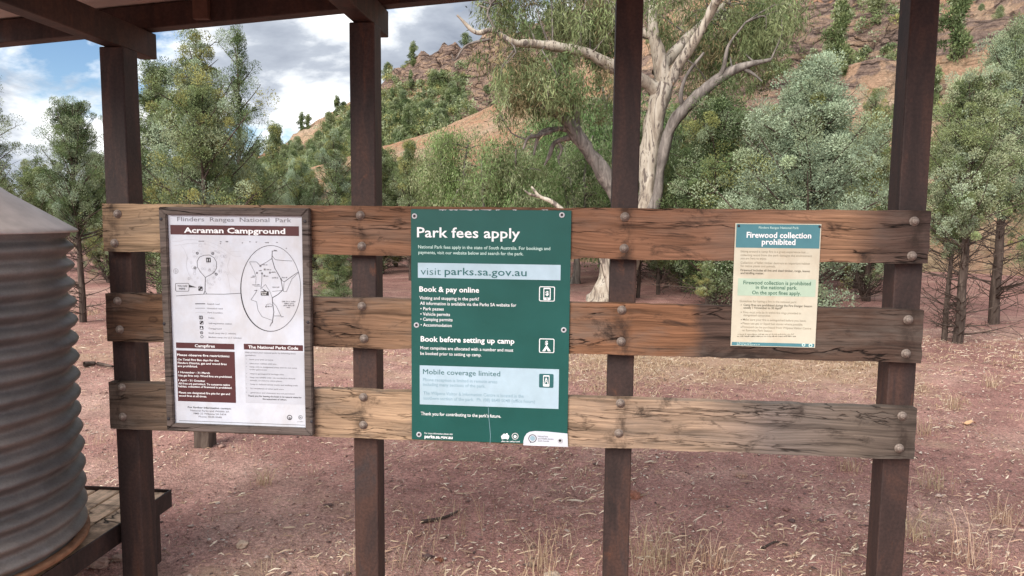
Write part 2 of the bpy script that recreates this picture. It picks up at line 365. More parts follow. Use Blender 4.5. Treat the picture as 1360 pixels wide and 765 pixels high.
def mat_hill(name, rock_bias, sc=1.0):
    m, t, b = new_mat(name)
    g = N(t, 'ShaderNodeNewGeometry')
    o = N(t, 'ShaderNodeTexCoord').outputs['Object']
    a = N(t, 'ShaderNodeAttribute', attribute_name='tint')      # r: rockiness laid down with the relief
    sa = N(t, 'ShaderNodeSeparateColor'); L(t, a.outputs['Color'], sa.inputs[0])
    n1 = noisen(t, o, 0.10*sc, 8, 0.62, 0.5); n2 = noisen(t, o, 0.9*sc, 8, 0.65); n3 = noisen(t, o, 5.0*sc, 6, 0.7)
    soil = ramp(t, n1, [(0.34, (0.62, 0.315, 0.185)), (0.5, (0.66, 0.40, 0.26)), (0.66, (0.68, 0.50, 0.36))])
    st = noisen(t, mapping(t, o, rot=(0.5, 0.75, 0.3), scale=(0.35*sc, 0.35*sc, 2.4*sc)), 1.0, 8, 0.68, 0.5)
    rock = ramp(t, st, [(0.30, (0.07, 0.05, 0.046)), (0.40, (0.22, 0.155, 0.13)), (0.48, (0.40, 0.285, 0.235)), (0.60, (0.54, 0.36, 0.245)), (0.72, (0.58, 0.48, 0.40))])
    grass = ramp(t, n3, [(0.3, (0.42, 0.30, 0.18)), (0.7, (0.66, 0.53, 0.34))])
    vc = N(t, 'ShaderNodeTexVoronoi', feature='DISTANCE_TO_EDGE'); vc.inputs['Scale'].default_value = 1.0
    nn = N(t, 'ShaderNodeTexNoise'); nn.inputs['Scale'].default_value = 0.5*sc; nn.inputs['Detail'].default_value = 6; L(t, o, nn.inputs['Vector'])
    mo = mapping(t, o, rot=(0.5, 0.75, 0.3), scale=(0.30*sc, 0.30*sc, 0.95*sc))
    ad = N(t, 'ShaderNodeVectorMath', operation='MULTIPLY_ADD'); L(t, nn.outputs['Color'], ad.inputs[0]); ad.inputs[1].default_value = (1.6, 1.6, 1.6); L(t, mo, ad.inputs[2]); L(t, ad.outputs[0], vc.inputs['Vector'])
    crev = ramp(t, vc.outputs['Distance'], [(0.0, 0.34), (0.05, 0.85), (0.14, 1.0)])
    rock = mixc(t, 1.0, rock, crev, 'MULTIPLY')
    soil = mixc(t, ramp(t, n2, [(0.46, 0.0), (0.60, 0.75)]), soil, grass)
    rk = mathn(t, 'ADD', sa.outputs[0], mathn(t, 'MULTIPLY', mathn(t, 'SUBTRACT', n2, 0.5), 1.9))
    base = mixc(t, ramp(t, rk, [(0.38, 0.0), (0.50, 1.0)]), soil, rock)
    base = mixc(t, 1.0, base, ramp(t, n3, [(0.28, 0.55), (0.48, 1.05), (0.70, 1.4)]), 'MULTIPLY')
    set_in(t, b, 'Base Color', base); b.inputs['Roughness'].default_value = 0.95; b.inputs['Specular IOR Level'].default_value = 0.1
    bump(t, b, mathn(t, 'ADD', n3, mathn(t, 'ADD', mathn(t, 'MULTIPLY', st, 1.5), mathn(t, 'MULTIPLY', crev, 0.9))), 1.0, 0.7/sc)
    return m
M_HILL = mat_hill('orange_rocky_hillside', 0.0, 1.0)
M_RIDGE = mat_hill('rugged_ridge_rock', 0.0, 0.7)

# ------------------------------------------------------------------ ground and hills
def build_ground():
    def axis(lo, hi, c, n, p=2.6):
        s = np.linspace(-1, 1, n); a = np.sign(s)*np.abs(s)**p
        return np.where(a < 0, c+a*(c-lo), c+a*(hi-c))
    X = axis(-600, 600, 0.0, 170); Y = axis(-300, 700, 3.0, 190)
    V = np.zeros((len(Y), len(X), 3)); V[..., 0] = X[None]; V[..., 1] = Y[:, None]
    for j in range(len(Y)):
        for i in range(len(X)):
            d = math.hypot(X[i], Y[j])
            if d < 60: V[j, i, 2] = 0.05*fbm(X[i]*0.35, Y[j]*0.35)*min(1, d/3)+0.012*fbm(X[i]*2.3, Y[j]*2.3, 3)-0.012
    idx = np.arange(len(Y)*len(X)).reshape(len(Y), len(X))
    F = np.stack([idx[:-1, :-1], idx[:-1, 1:], idx[1:, 1:], idx[1:, :-1]], -1).reshape(-1, 4)
    o = link('ground', np_mesh('ground', V.reshape(-1, 3), F, [M_GROUND], smooth=True)); o['kind'] = 'structure'
build_ground()

def terrain(name, mat, crest, dcrest, dtoe, na, nd, amp, rockf, seed, u0, u1):
    cu = np.array([c[0] for c in crest], float); cv_ = np.array([c[1] for c in crest], float)
    du = np.array([c[0] for c in dcrest], float); dv = np.array([c[1] for c in dcrest], float)
    us = np.linspace(u0, u1, na); V = np.zeros((na, nd, 3)); T = np.zeros((na, nd, 3))
    for i, u in enumerate(us):
        vy = np.interp(u, cu, cv_); D = np.interp(u, du, dv)
        r = ray(u, vy); hr = math.hypot(r[0], r[1]); dx, dy = r[0]/hr, r[1]/hr
        zc = CZ+D*r[2]/hr
        for j in range(nd):
            s = j/(nd-1)*1.35
            d = dtoe+(D-dtoe)*s
            if s <= 1: k = s**0.9*(1-0.15*math.sin(s*PI))
            else: k = 1-(s-1)*0.9
            x, y = CX+dx*d, CY+dy*d
            z = zc*k-0.6*(1-min(1, s*6))
            rk = rockf(u, s)+0.5*fbm(x*0.035, y*0.035, seed, 4)
            rk = min(1.0, max(0.0, rk))
            q = Vector((x, y, z))
            st = (x*0.55+z*0.8+y*0.25)
            rough = mnoise.hetero_terrain(Vector((x*0.10, y*0.10, z*0.10+seed)), 1.0, 2.1, 6, 0.6)-0.6
            saw = abs(((st*0.23+0.8*fbm(x*0.06, y*0.06, z*0.06)) % 1.0)-0.5)*2-0.5
            k2 = min(1.0, s*4)
            rg = mnoise.ridged_multi_fractal(Vector((x*0.16+z*0.10, y*0.10, z*0.22+seed)), 0.9, 2.2, 5, 1.0, 2.0)-1.1
            h = amp*k2*((0.30+0.8*rk)*rough*0.6+0.7*rk*saw+(0.12+0.75*rk)*rg)
            V[i, j] = (x-dx*h*0.7, y-dy*h*0.7, z+h*0.6); T[i, j] = rk
    idx = np.arange(na*nd).reshape(na, nd)
    F = np.stack([idx[:-1, :-1], idx[1:, :-1], idx[1:, 1:], idx[:-1, 1:]], -1).reshape(-1, 4)
    o = link(name, np_mesh(name, V.reshape(-1, 3), F, [mat], tint=T.reshape(-1, 3))); o['kind'] = 'structure'
    return V, us
def rock_front(u, s):
    r = 0.14
    if u > 740: r += 0.85*min(1, (u-740)/120)*math.exp(-((s-0.48)/0.22)**2)
    if u > 1200: r -= 0.30*min(1, (u-1200)/60)*(1 if s > 0.45 else 0.3)
    return r
def rock_back(u, s):
    if u < 500: return 0.22+0.2*max(0, (u-440)/60)
    return 0.42+0.50*math.exp(-((s-0.92)/0.14)**2)+0.55*math.exp(-((u-650)/45)**2)*(1 if s < 0.95 else 0)
HV, HU = terrain('hillside', M_HILL, [(250, 288), (330, 268), (400, 228), (480, 205), (550, 184), (620, 156), (680, 130), (760, 95), (850, 50), (950, -25), (1060, -100), (1200, -165), (1360, -215), (1700, -260)],
                 [(250, 95), (550, 82), (760, 72), (1000, 64), (1360, 60), (1700, 60)], 26, 520, 200, 1.7, rock_front, 2.0, 200, 1700)
RV, RU = terrain('rocky_ridge', M_RIDGE, [(120, 290), (300, 240), (340, 214), (375, 196), (400, 178), (440, 150), (463, 134), (505, 110), (525, 94), (560, 77), (590, 70), (612, 78), (640, 64), (700, 36), (800, -5), (1000, -40), (1300, -80)],
                 [(120, 170), (500, 150), (700, 140), (1300, 140)], 84, 360, 150, 3.4, rock_back, 9.0, 100, 1100)

# ------------------------------------------------------------------ foliage generators
G_SILVER = np.array(srgb(152, 164, 138)); G_BLUE = np.array(srgb(140, 154, 130)); G_GREY = np.array(srgb(140, 150, 120)); G_DEEP = np.array(srgb(84, 98, 66))
G_YEL = np.array(srgb(138, 138, 88)); G_MID = np.array(srgb(112, 124, 86))
E_OLIVE = np.array(srgb(108, 116, 82)); E_PALE = np.array(srgb(138, 146, 112)); E_GREEN = np.array(srgb(104, 126, 80)); E_BROWN = np.array(srgb(122, 112, 84))
def sprigs(rng, C, n, rad, length, width, up=0.5, out=1.0, flat=1.0):
    """n small leaf blades round each centre of C (k,3): each a slim diamond pointing outward and up"""
    k = len(C); P = rng.normal(size=(k, n, 3)); P[..., 2] += 0.25; P /= np.linalg.norm(P, axis=2, keepdims=True)
    rr = rad[:, None, None]*rng.random((k, n, 1))**0.33
    pos = P*rr; pos[..., 2] *= flat
    base = C[:, None]+pos
    d = P*out+rng.normal(size=(k, n, 3))*0.45; d[..., 2] += up
    d /= np.linalg.norm(d, axis=2, keepdims=True)
    nrm = P+np.array([0, 0, 0.35])+rng.normal(size=(k, n, 3))*0.40
    s = np.cross(d, nrm); s /= np.linalg.norm(s, axis=2, keepdims=True)+1e-9
    ln = length*(0.6+0.8*rng.random((k, n, 1))); wd = width*(0.6+0.8*rng.random((k, n, 1)))
    a = base; b = base+d*ln*0.45+s*wd; c = base+d*ln; e = base+d*ln*0.45-s*wd
    V = np.stack([a, b, c, e], 2).reshape(-1, 3)
    F = np.arange(len(V)).reshape(-1, 4)
    return V, F
def drooping(rng, C, n, rad, length, width, zstretch=1.5):
    k = len(C); pos = rng.normal(size=(k, n, 3))*rad[:, None, None]*0.55; pos[..., 2] *= zstretch
    base = C[:, None]+pos
    d = rng.normal(size=(k, n, 3))*0.55; d[..., 2] -= 0.9
    d /= np.linalg.norm(d, axis=2, keepdims=True)
    s = np.cross(d, rng.normal(size=(k, n, 3))); s /= np.linalg.norm(s, axis=2, keepdims=True)+1e-9
    ln = length*(0.6+0.8*rng.random((k, n, 1))); wd = width*(0.6+0.8*rng.random((k, n, 1)))
    a = base; b = base+d*ln*0.4+s*wd; c = base+d*ln; e = base+d*ln*0.4-s*wd
    V = np.stack([a, b, c, e], 2).reshape(-1, 3)
    return V, np.arange(len(V)).reshape(-1, 4)
FOL = 1.22
def tint_of(rng, k, n, cols, wts, var=0.18):
    cols = np.array(cols); ch = rng.choice(len(cols), size=k, p=np.array(wts)/sum(wts))
    base = cols[ch]*(1+var*rng.normal(size=(k, 1)))
    t = base[:, None]*(1+0.10*rng.normal(size=(k, n, 1)))*FOL
    return np.repeat(np.clip(t, 0.01, 0.7).reshape(-1, 3), 4, axis=0)

def cypress(seed, H, R, base=0.12, nb=110, per=6, n=60, clump=0.17, leaf=0.029, cols=(G_GREY, G_BLUE, G_DEEP, G_YEL), wts=(4, 2, 3, 1), trunk_r=0.09, dead=18, stems=1, power=0.75, lean=0.0, top=0.10):
    rng = np.random.default_rng(seed)
    wood = Acc(); cents = []; rads = []
    for sidx in range(stems):
        off = np.zeros(2) if stems == 1 else rng.normal(size=2)*R*0.22
        Hs = H*(1 if sidx == 0 else 0.75+0.2*rng.random())
        zs = np.linspace(0, 1, 9)
        tx = off[0]*np.minimum(1, zs*3)+np.cumsum(rng.normal(size=9)*0.02*H*0.15)+lean*zs*H; ty = off[1]*np.minimum(1, zs*3)+np.cumsum(rng.normal(size=9)*0.02*H*0.15)
        tp = np.stack([tx-tx[0], ty-ty[0], zs*Hs-0.15], 1)
        V, F = tube_np(tp, trunk_r*(1-0.93*zs)*(0.8 if sidx else 1)+0.006, 8); wood.add(V, F)
        cnt = nb//stems
        for b in range(cnt+dead):
            isdead = b >= cnt
            h = base+(0.98-base)*rng.random()**0.85 if not isdead else 0.05+rng.random()*max(0.06, base*1.05)
            p0 = np.array([np.interp(h, zs, tp[:, i]) for i in range(3)])
            prof = max(0.0, 1-((h-base)/(1-base)))**power if h > base else 1.0
            low = min(1.0, 0.55+(h-base)/(0.22+1e-6)) if not isdead else 1.0
            ln = R*(prof*(1-top)+top)*low*(0.35+0.78*rng.random())
            az = rng.random()*2*PI; el = math.radians(rng.uniform(8, 40)+28*h)
            d = np.array([math.cos(az)*math.cos(el), math.sin(az)*math.cos(el), math.sin(el)])
            if isdead: ln *= 0.75; d[2] *= 0.5
            tt = np.linspace(0, 1, 5)[:, None]
            bend = rng.normal(size=3)*0.12; bend[2] += 0.10
            bp = p0+d*ln*tt+bend*ln*tt**2
            V, F = tube_np(bp, (0.012+0.010*ln)*(1-0.8*tt[:, 0])*(0.7 if isdead else 1), 4); wood.add(V, F)
            if isdead:
                for q in range(5):
                    t0 = 0.3+0.6*rng.random(); pp = p0+d*ln*t0+bend*ln*t0**2
                    e2 = d+rng.normal(size=3)*0.6; V, F = tube_np([pp, pp+e2*ln*0.16, pp+e2*ln*0.3+rng.normal(size=3)*0.04], [0.006, 0.004, 0.002], 3); wood.add(V, F)
                continue
            m = max(2, int(per*0.8*(0.4+0.8*ln/R)))
            for q in range(m):
                t0 = 0.30+0.72*(q+rng.random())/m
                pp = p0+d*ln*t0+bend*ln*t0**2
                jit = rng.normal(size=3)*np.array([1, 1, 0.8])*(0.08+0.20*ln*t0)*0.55
                c = pp+jit; cents.append(c); rads.append(clump*(0.45+0.95*rng.random())*(0.7+0.3*min(1, ln/R*1.6)))
                if np.linalg.norm(jit) > 0.12 and rng.random() < 0.6:
                    V, F = tube_np([pp, (pp+c)/2+np.array([0, 0, -0.02]), c], [0.007, 0.005, 0.003], 3); wood.add(V, F)
    C = np.array(cents); rd = np.array(rads)
    n = int(n*4.8); V, F = sprigs(rng, C, n, rd*0.92, leaf, leaf*0.22, up=0.5)
    crown = np_mesh('crown', V, F, [M_LEAF], tint=tint_of(rng, len(C), n, cols, wts))
    return wood.mesh('trunk', [M_BARK], smooth=True), crown
def eucalypt(seed, H, R, cols=(E_GREEN, E_PALE, E_OLIVE), wts=(3, 2, 2), nb=26, per=9, n=70, clump=0.26, leaf=0.085, base=0.25, bark=None, trunk_r=0.07, stems=3):
    rng = np.random.default_rng(seed); wood = Acc(); cents = []; rads = []
    for s_ in range(stems):
        az = rng.random()*2*PI; out = R*0.45*(0.4+rng.random())
        zs = np.linspace(0, 1, 8)
        tp = np.stack([math.cos(az)*out*zs**1.3+np.cumsum(rng.normal(size=8)*0.03*R), math.sin(az)*out*zs**1.3+np.cumsum(rng.normal(size=8)*0.03*R), zs*H*(0.75+0.25*rng.random())-0.1], 1)
        tp[0, :2] = rng.normal(size=2)*0.05
        V, F = tube_np(tp, trunk_r*(1-0.85*zs)+0.006, 7); wood.add(V, F)
        for b in range(nb//stems):
            h = base+(1-base)*rng.random(); p0 = np.array([np.interp(h, zs, tp[:, i]) for i in range(3)])
            a2 = rng.random()*2*PI; el = math.radians(rng.uniform(0, 55)); ln = R*(0.35+0.5*rng.random())*(1.1-0.5*h)
            d = np.array([math.cos(a2)*math.cos(el), math.sin(a2)*math.cos(el), math.sin(el)])
            tt = np.linspace(0, 1, 6)[:, None]; bend = rng.normal(size=3)*0.2; bend[2] -= 0.45
            bp = p0+d*ln*tt+bend*ln*tt**2
            V, F = tube_np(bp, (0.016+0.008*ln)*(1-0.8*tt[:, 0]), 5); wood.add(V, F)
            for q in range(per):
                t0 = 0.35+0.7*rng.random(); c = p0+d*ln*t0+bend*ln*t0**2+rng.normal(size=3)*np.array([1, 1, 0.8])*R*0.13
                cents.append(c); rads.append(clump*(0.6+0.7*rng.random()))
    C = np.array(cents); rd = np.array(rads)
    n = int(n*1.5); V, F = drooping(rng, C, n, rd*0.85, leaf, leaf*0.085, 1.1)
    return wood.mesh('trunk', [bark or M_DEADWOOD], smooth=True), np_mesh('crown', V, F, [M_LEAF], tint=tint_of(rng, len(C), n, cols, wts))

SP = {}
SP['bushy'] = (3.6, cypress(11, 3.6, 1.5, base=0.04, nb=150, per=7, n=62, clump=0.19, cols=(G_SILVER, G_BLUE, G_GREY, G_YEL), wts=(5, 3, 2, 0.4), dead=6, power=0.72, top=0.06))
SP['bushy_dark'] = (3.6, cypress(12, 3.6, 1.35, base=0.06, nb=130, per=7, n=56, clump=0.18, cols=(G_GREY, G_MID, G_DEEP, G_YEL), wts=(2, 3, 3, 0.8), dead=14, power=0.6))
SP['tall'] = (5.2, cypress(13, 5.2, 1.15, base=0.22, nb=125, per=6, n=56, clump=0.17, cols=(G_MID, G_DEEP, G_GREY, G_YEL), wts=(3, 3, 2, 1), dead=30, power=0.7))
SP['open'] = (5.4, cypress(14, 5.4, 1.2, base=0.18, nb=80, per=5, n=48, clump=0.17, cols=(G_DEEP, G_MID, G_GREY), wts=(4, 2, 1), dead=22, power=0.65))
SP['full'] = (4.6, cypress(15, 4.6, 1.55, base=0.10, nb=165, per=7, n=58, clump=0.18, cols=(G_MID, G_GREY, G_YEL, G_DEEP, G_BLUE), wts=(3, 3, 2, 2, 1), dead=20, power=0.6, stems=2))
SP['bare'] = (5.0, cypress(17, 5.0, 1.35, base=0.40, nb=130, per=6, n=58, clump=0.17, cols=(G_MID, G_GREY, G_DEEP, G_BLUE), wts=(3, 3, 2, 1.2), dead=60, power=0.55, trunk_r=0.085))
SP['bare_blue'] = (5.0, cypress(18, 5.0, 1.5, base=0.36, nb=150, per=7, n=60, clump=0.18, cols=(G_BLUE, G_GREY, G_MID), wts=(4, 4, 1.5), dead=50, power=0.55, trunk_r=0.09))
SP['young'] = (3.4, cypress(16, 3.4, 0.75, base=0.16, nb=70, per=5, n=46, clump=0.14, cols=(G_MID, G_YEL, G_GREY), wts=(3, 2, 2), dead=18, power=0.8, trunk_r=0.05))
SP['gum_a'] = (3.4, eucalypt(21, 3.4, 1.5, nb=30, per=10))
SP['gum_b'] = (3.2, eucalypt(22, 3.2, 1.3, cols=(E_GREEN, E_OLIVE, E_PALE), wts=(2, 3, 2), nb=27, per=9))
SP['gum_c'] = (3.6, eucalypt(23, 3.6, 1.6, cols=(E_PALE, E_GREEN, G_MID), wts=(3, 3, 1), nb=30, per=10))
def plant(sp, name, u, vtop, D, label, cat='tree', group=None, wide=1.0, rot=None, vbase=None, ground=0.0):
    """tree of kind sp standing D metres beyond the rails, its top where the survey photo shows it"""
    H0, (tm, cm) = SP[sp]
    top = at(u, vtop, D); h = top[2]-ground
    r = empty(name, (top[0], D, ground)); s = h/H0
    r.scale = (s*wide, s*wide, s); r.rotation_euler = (0, 0, rot if rot is not None else random.random()*6.28)
    tag(r, label, cat, group)
    link('trunk', tm, r); link('crown', cm, r)
    return r
PINE = 'cypress_pine'
GB = 'cypress pines behind the sign rails'
plant('open', PINE, -18, 92, 11.5, 'dark open pine cut by the left frame edge above the tank', group=GB)
plant('bare', PINE, 96, 136, 7.4, 'slender pine with bare lower trunk between the tank and the left post', group=GB, wide=0.9)
plant('full', PINE, 232, 28, 8.0, 'tall full grey green pine right behind the white campground map sign', group=GB, wide=0.95)
plant('open', PINE, 318, 30, 11.0, 'tall dark open pine against the clouds, left of the second post', group=GB, wide=0.8)
plant('young', PINE, 366, 160, 19.0, 'small dark pine poking up below the bright cloud', group=GB)
plant('full', PINE, 425, 176, 16.0, 'yellowish green pine just left of the second post', group=GB)
plant('bushy_dark', PINE, 505, 196, 17.0, 'pine just right of the second post under the rocky ridge', group=GB)
plant('young', PINE, 545, 182, 15.0, 'thin young pine with visible stem above the green fees sign corner', group=GB)
plant('bushy_dark', PINE, 446, 322, 7.2, 'low dark bush seen in the gap left of the second post', 'shrub', GB, wide=1.4)
plant('bushy', PINE, 1086, 72, 9.0, 'broad pale blue green pine behind the cream firewood sign', group=GB, wide=1.12)
plant('bushy_dark', PINE, 955, 128, 11.0, 'darker bushy pine just right of the big pale gum trunk', group=GB, wide=1.1)
plant('full', PINE, 1168, 120, 12.5, 'green pine half hidden by the right hand post', group=GB, wide=0.8)
plant('bare', PINE, 1296, 100, 7.3, 'pine with tall bare dark trunk standing right of the right post', group=GB, wide=1.05, rot=0.6)
plant('bare', PINE, 1274, 165, 7.5, 'thin pine stem leaning beside the tall bare trunk at right', group=GB, wide=0.8)
plant('bare_blue', PINE, 1350, 36, 9.4, 'large grey green pine filling the right frame edge', group=GB, wide=0.95)
plant('gum_a', 'gum_sapling', 604, 180, 13.5, 'weeping light green gum sapling left above the green fees sign', group='young gums')
plant('gum_b', 'gum_sapling', 672, 168, 12.5, 'olive green gum sapling with pale twigs above the fees sign', group='young gums')
plant('gum_c', 'gum_sapling', 768, 165, 15.0, 'bright green gum sapling behind the leaning grey limb', group='young gums')
plant('gum_b', 'gum_sapling', 915, 215, 15.0, 'green gum sapling between the gum trunk and the pale pine', group='young gums')
plant('tall', PINE, 853, 168, 12.2, 'dark thin pine close right of the gum trunk, seen between the upper rails', group=GB, wide=0.7)
plant('young', PINE, 880, 190, 12.8, 'slim pine second from the gum trunk, seen between the upper rails', group=GB, wide=0.9)
plant('young', PINE, 940, 330, 10.5, 'small yellowish sapling on bare red ground between the upper rails', group=GB, wide=1.2)
plant('tall', PINE, 206, 78, 9.5, 'grey green pine close right of the left post, lower than its neighbour', group=GB, wide=1.2)
plant('bushy', PINE, 262, 120, 9.0, 'pale grey green bushy pine low behind the campground map sign', group=GB, wide=0.9)
plant('gum_c', 'gum_sapling', 812, 100, 17.5, 'tall bright green gum sapling glimpsed behind the third post', group='young gums')
plant('gum_a', 'gum_sapling', 738, 158, 18.0, 'green gum sapling under the dead crooked branches', group='young gums', wide=1.1)
far = [('full', 905, 140, 19), ('full', 985, 150, 15), ('full', 1145, 150, 15), ('bushy_dark', 915, 200, 13.5), ('full', 1020, 135, 20), ('gum_b', 560, 196, 18), ('full', 480, 205, 19), ('bushy_dark', 525, 218, 20), ('full', 352, 196, 14), ('bushy', 395, 212, 16), ('full', 140, 205, 13), ('bushy_dark', 50, 222, 16), ('full', 20, 212, 20), ('bushy_dark', 62, 226, 24), ('tall', 122, 200, 18), ('full', 160, 180, 15), ('bushy_dark', 290, 205, 15), ('bushy', 335, 212, 17), ('full', 388, 206, 22), ('gum_c', 470, 214, 22),
       ('gum_a', 560, 215, 24), ('young', 585, 205, 21), ('gum_c', 650, 215, 22), ('gum_b', 735, 205, 21), ('full', 820, 205, 22), ('bushy_dark', 880, 190, 17), ('full', 1010, 170, 17), ('bushy_dark', 1050, 205, 19), ('bushy_dark', 1130, 185, 18), ('tall', 1218, 170, 18), ('bushy_dark', 1262, 262, 30), ('bare', 1330, 190, 24), ('full', 1420, 150, 15), ('bushy_dark', -40, 215, 18), ('young', 5, 235, 30), ('full', 100, 240, 34), ('bushy_dark', 190, 236, 30), ('full', 250, 236, 32), ('tall', 410, 225, 28)]
for sp, u, v, D in far:
    plant(sp, 'background_tree', u, v, D, 'green tree in the dense belt of trees at the foot of the hill', group='trees massed at the foot of the hill')

# small trees on the slopes: one mesh each, they show no parts at this distance
def hill_tree_mesh(seed, H, R, cols, wts):
    rng = np.random.default_rng(seed); k = 46
    a = rng.random(k)*2*PI; z = 0.12+0.86*rng.random(k)**0.9; rr = R*1.15*np.sqrt(rng.random(k))*np.clip(1.15-z**1.5, 0.12, 1)*(0.6+0.4*np.sin(a*2+seed)+0.3*np.sin(a*3))
    C = np.stack([np.cos(a)*rr, np.sin(a)*rr, z*H], 1)
    V, F = sprigs(rng, C, 110, R*(0.18+0.2*rng.random(k)), 0.19, 0.04, up=0.3)
    V2, F2 = tube_np([[0, 0, -0.4], [0.05, 0, H*0.4], [0, 0.05, H*0.9]], [0.13, 0.09, 0.03], 5)
    T = np.concatenate([tint_of(rng, k, 110, cols, wts), np.tile([0.09, 0.07, 0.06], (len(V2), 1))])
    return np_mesh('hill_tree', np.concatenate([V, V2]), np.concatenate([F, F2+len(V)]), [M_LEAF], tint=T)
HT = [hill_tree_mesh(31, 3.6, 1.5, (G_DEEP, G_MID, G_GREY), (2, 3, 2)), hill_tree_mesh(32, 3.0, 1.8, (G_MID, E_OLIVE, G_GREY), (3, 3, 2)), hill_tree_mesh(33, 4.4, 1.2, (G_DEEP, G_MID, G_GREY), (3, 3, 1))]
hrng = random.Random(5)
def scatter(V, us, n, accept, label, group, smin, smax, name):
    c = 0; tries = 0
    while c < n and tries < 20000:
        tries += 1
        i = hrng.randrange(len(us)); j = hrng.randrange(V.shape[1]); s = j/(V.shape[1]-1)*1.35
        if not accept(us[i], s): continue
        p = V[i, j]; o = link(name, HT[hrng.randrange(3)])
        k = hrng.uniform(smin, smax); o.location = (p[0], p[1], p[2]-0.75*k); o.scale = (k, k, k*hrng.uniform(0.8, 1.2)); o.rotation_euler = (0, 0, hrng.random()*6.28)
        tag(o, label, 'tree', group); c += 1
def acc_ridge(u, s):
    if not (340 < u < 760): return False
    if s > 1.03 or s < 0.2: return False
    p = 0.9 if s < 0.80 else 0.25
    if 0.97 < s <= 1.03: p = 0.25
    if abs(u-655) < 38 and s < 0.93: p = 0.04
    if 515 < u < 610 and s > 0.8: p *= 0.35
    return hrng.random() < p
scatter(RV, RU, 285, acc_ridge, 'dark green tree dotted over the far rocky ridge', 'trees dotted over the far rocky ridge', 0.5, 1.05, 'ridge_tree')
def acc_hill(u, s):
    if not (420 < u < 1420) or s > 1.0 or s < 0.12: return False
    return hrng.random() < (0.25 if s > 0.3 else 0.6)*(0.3 if u < 800 else 1.0)
scatter(HV, HU, 26, acc_hill, 'small dark shrub tree dotted over the orange rocky hillside', 'shrubs dotted over the orange hillside', 0.2, 0.5, 'hillside_tree')
def scrub(name, V, us, n, accept, label, k0, k1):
    rng = np.random.default_rng(41); C = []; rd = []
    while len(C) < n:
        i = hrng.randrange(len(us)); j = hrng.randrange(V.shape[1]); s = j/(V.shape[1]-1)*1.35
        if not accept(us[i], s, V[i, j]): continue
        k = hrng.uniform(k0, k1)
        for _ in range(4):
            C.append(V[i, j]+np.array([rng.normal()*k*0.6, rng.normal()*k*0.6, k*(0.15+0.75*rng.random())])); rd.append(k*0.55)
    C = np.array(C); A, F = sprigs(rng, C, 44, np.array(rd), 0.26*k1, 0.055*k1, up=0.3)
    o = link(name, np_mesh(name, A, F, [M_LEAF], tint=tint_of(rng, len(C), 44, (G_MID, G_DEEP, G_GREY, E_OLIVE, G_YEL), (3, 2, 2, 2, 1)))); tag(o, label, 'scrub', kind='stuff')
def sc_r(u, s, p):
    if not (300 < u < 760) or s > 1.01 or s < 0.1 or (abs(u-660) < 34 and s < 0.93): return False
    return fbm(p[0]*0.06, p[1]*0.06, 4) > (-0.2 if s < 0.82 else 0.12)
scrub('ridge_scrub', RV, RU, 6000, sc_r, 'olive green scrub covering the lower flank of the far ridge', 0.5, 1.2)
def sc_h(u, s, p):
    if not (380 < u < 1450) or s > 1.0 or s < 0.08: return False
    return fbm(p[0]*0.12, p[1]*0.12, 7) > (0.28 if s > 0.25 else -0.1) and (u > 720 or s < 0.35)
scrub('hillside_scrub', HV, HU, 1500, sc_h, 'low olive scrub and dry bushes scattered up the orange slope', 0.18, 0.5)
def hill_at(u, v):                         # stand a tree on the hillside where the survey photo shows one
    d = ray(u, v); d = d/np.linalg.norm(d); rel = HV.reshape(-1, 3)-CP
    q = np.linalg.norm(rel-np.outer(rel @ d, d), axis=1)/np.linalg.norm(rel, axis=1)
    return HV.reshape(-1, 3)[np.argmin(q)]
for u, v, k, mi, lab in [(1112, 92, 0.85, 2, 'tall dark tree clump on the cliff left of the right post'), (1098, 108, 0.6, 0, 'dark shrub at the base of the cliff left of the right post'), (1163, 22, 0.75, 1, 'green tree at the top frame edge left of the right post'),
                         (1268, 78, 0.8, 2, 'lone slender tree on the orange slope right of the right post'), (1303, 16, 0.22, 1, 'low green shrub on the slope at the upper right'), (1326, 24, 0.25, 1, 'low olive shrub right of another on the upper right slope'), (1078, 66, 0.5, 0, 'dark shrub beside the gum foliage on the cliff')]:
    p = hill_at(u, v); o = link('hillside_tree', HT[mi], None, (p[0], p[1], p[2]-0.3)); o.scale = (k*0.8, k*0.8, k); tag(o, lab, 'tree', 'trees on the cliff at right')

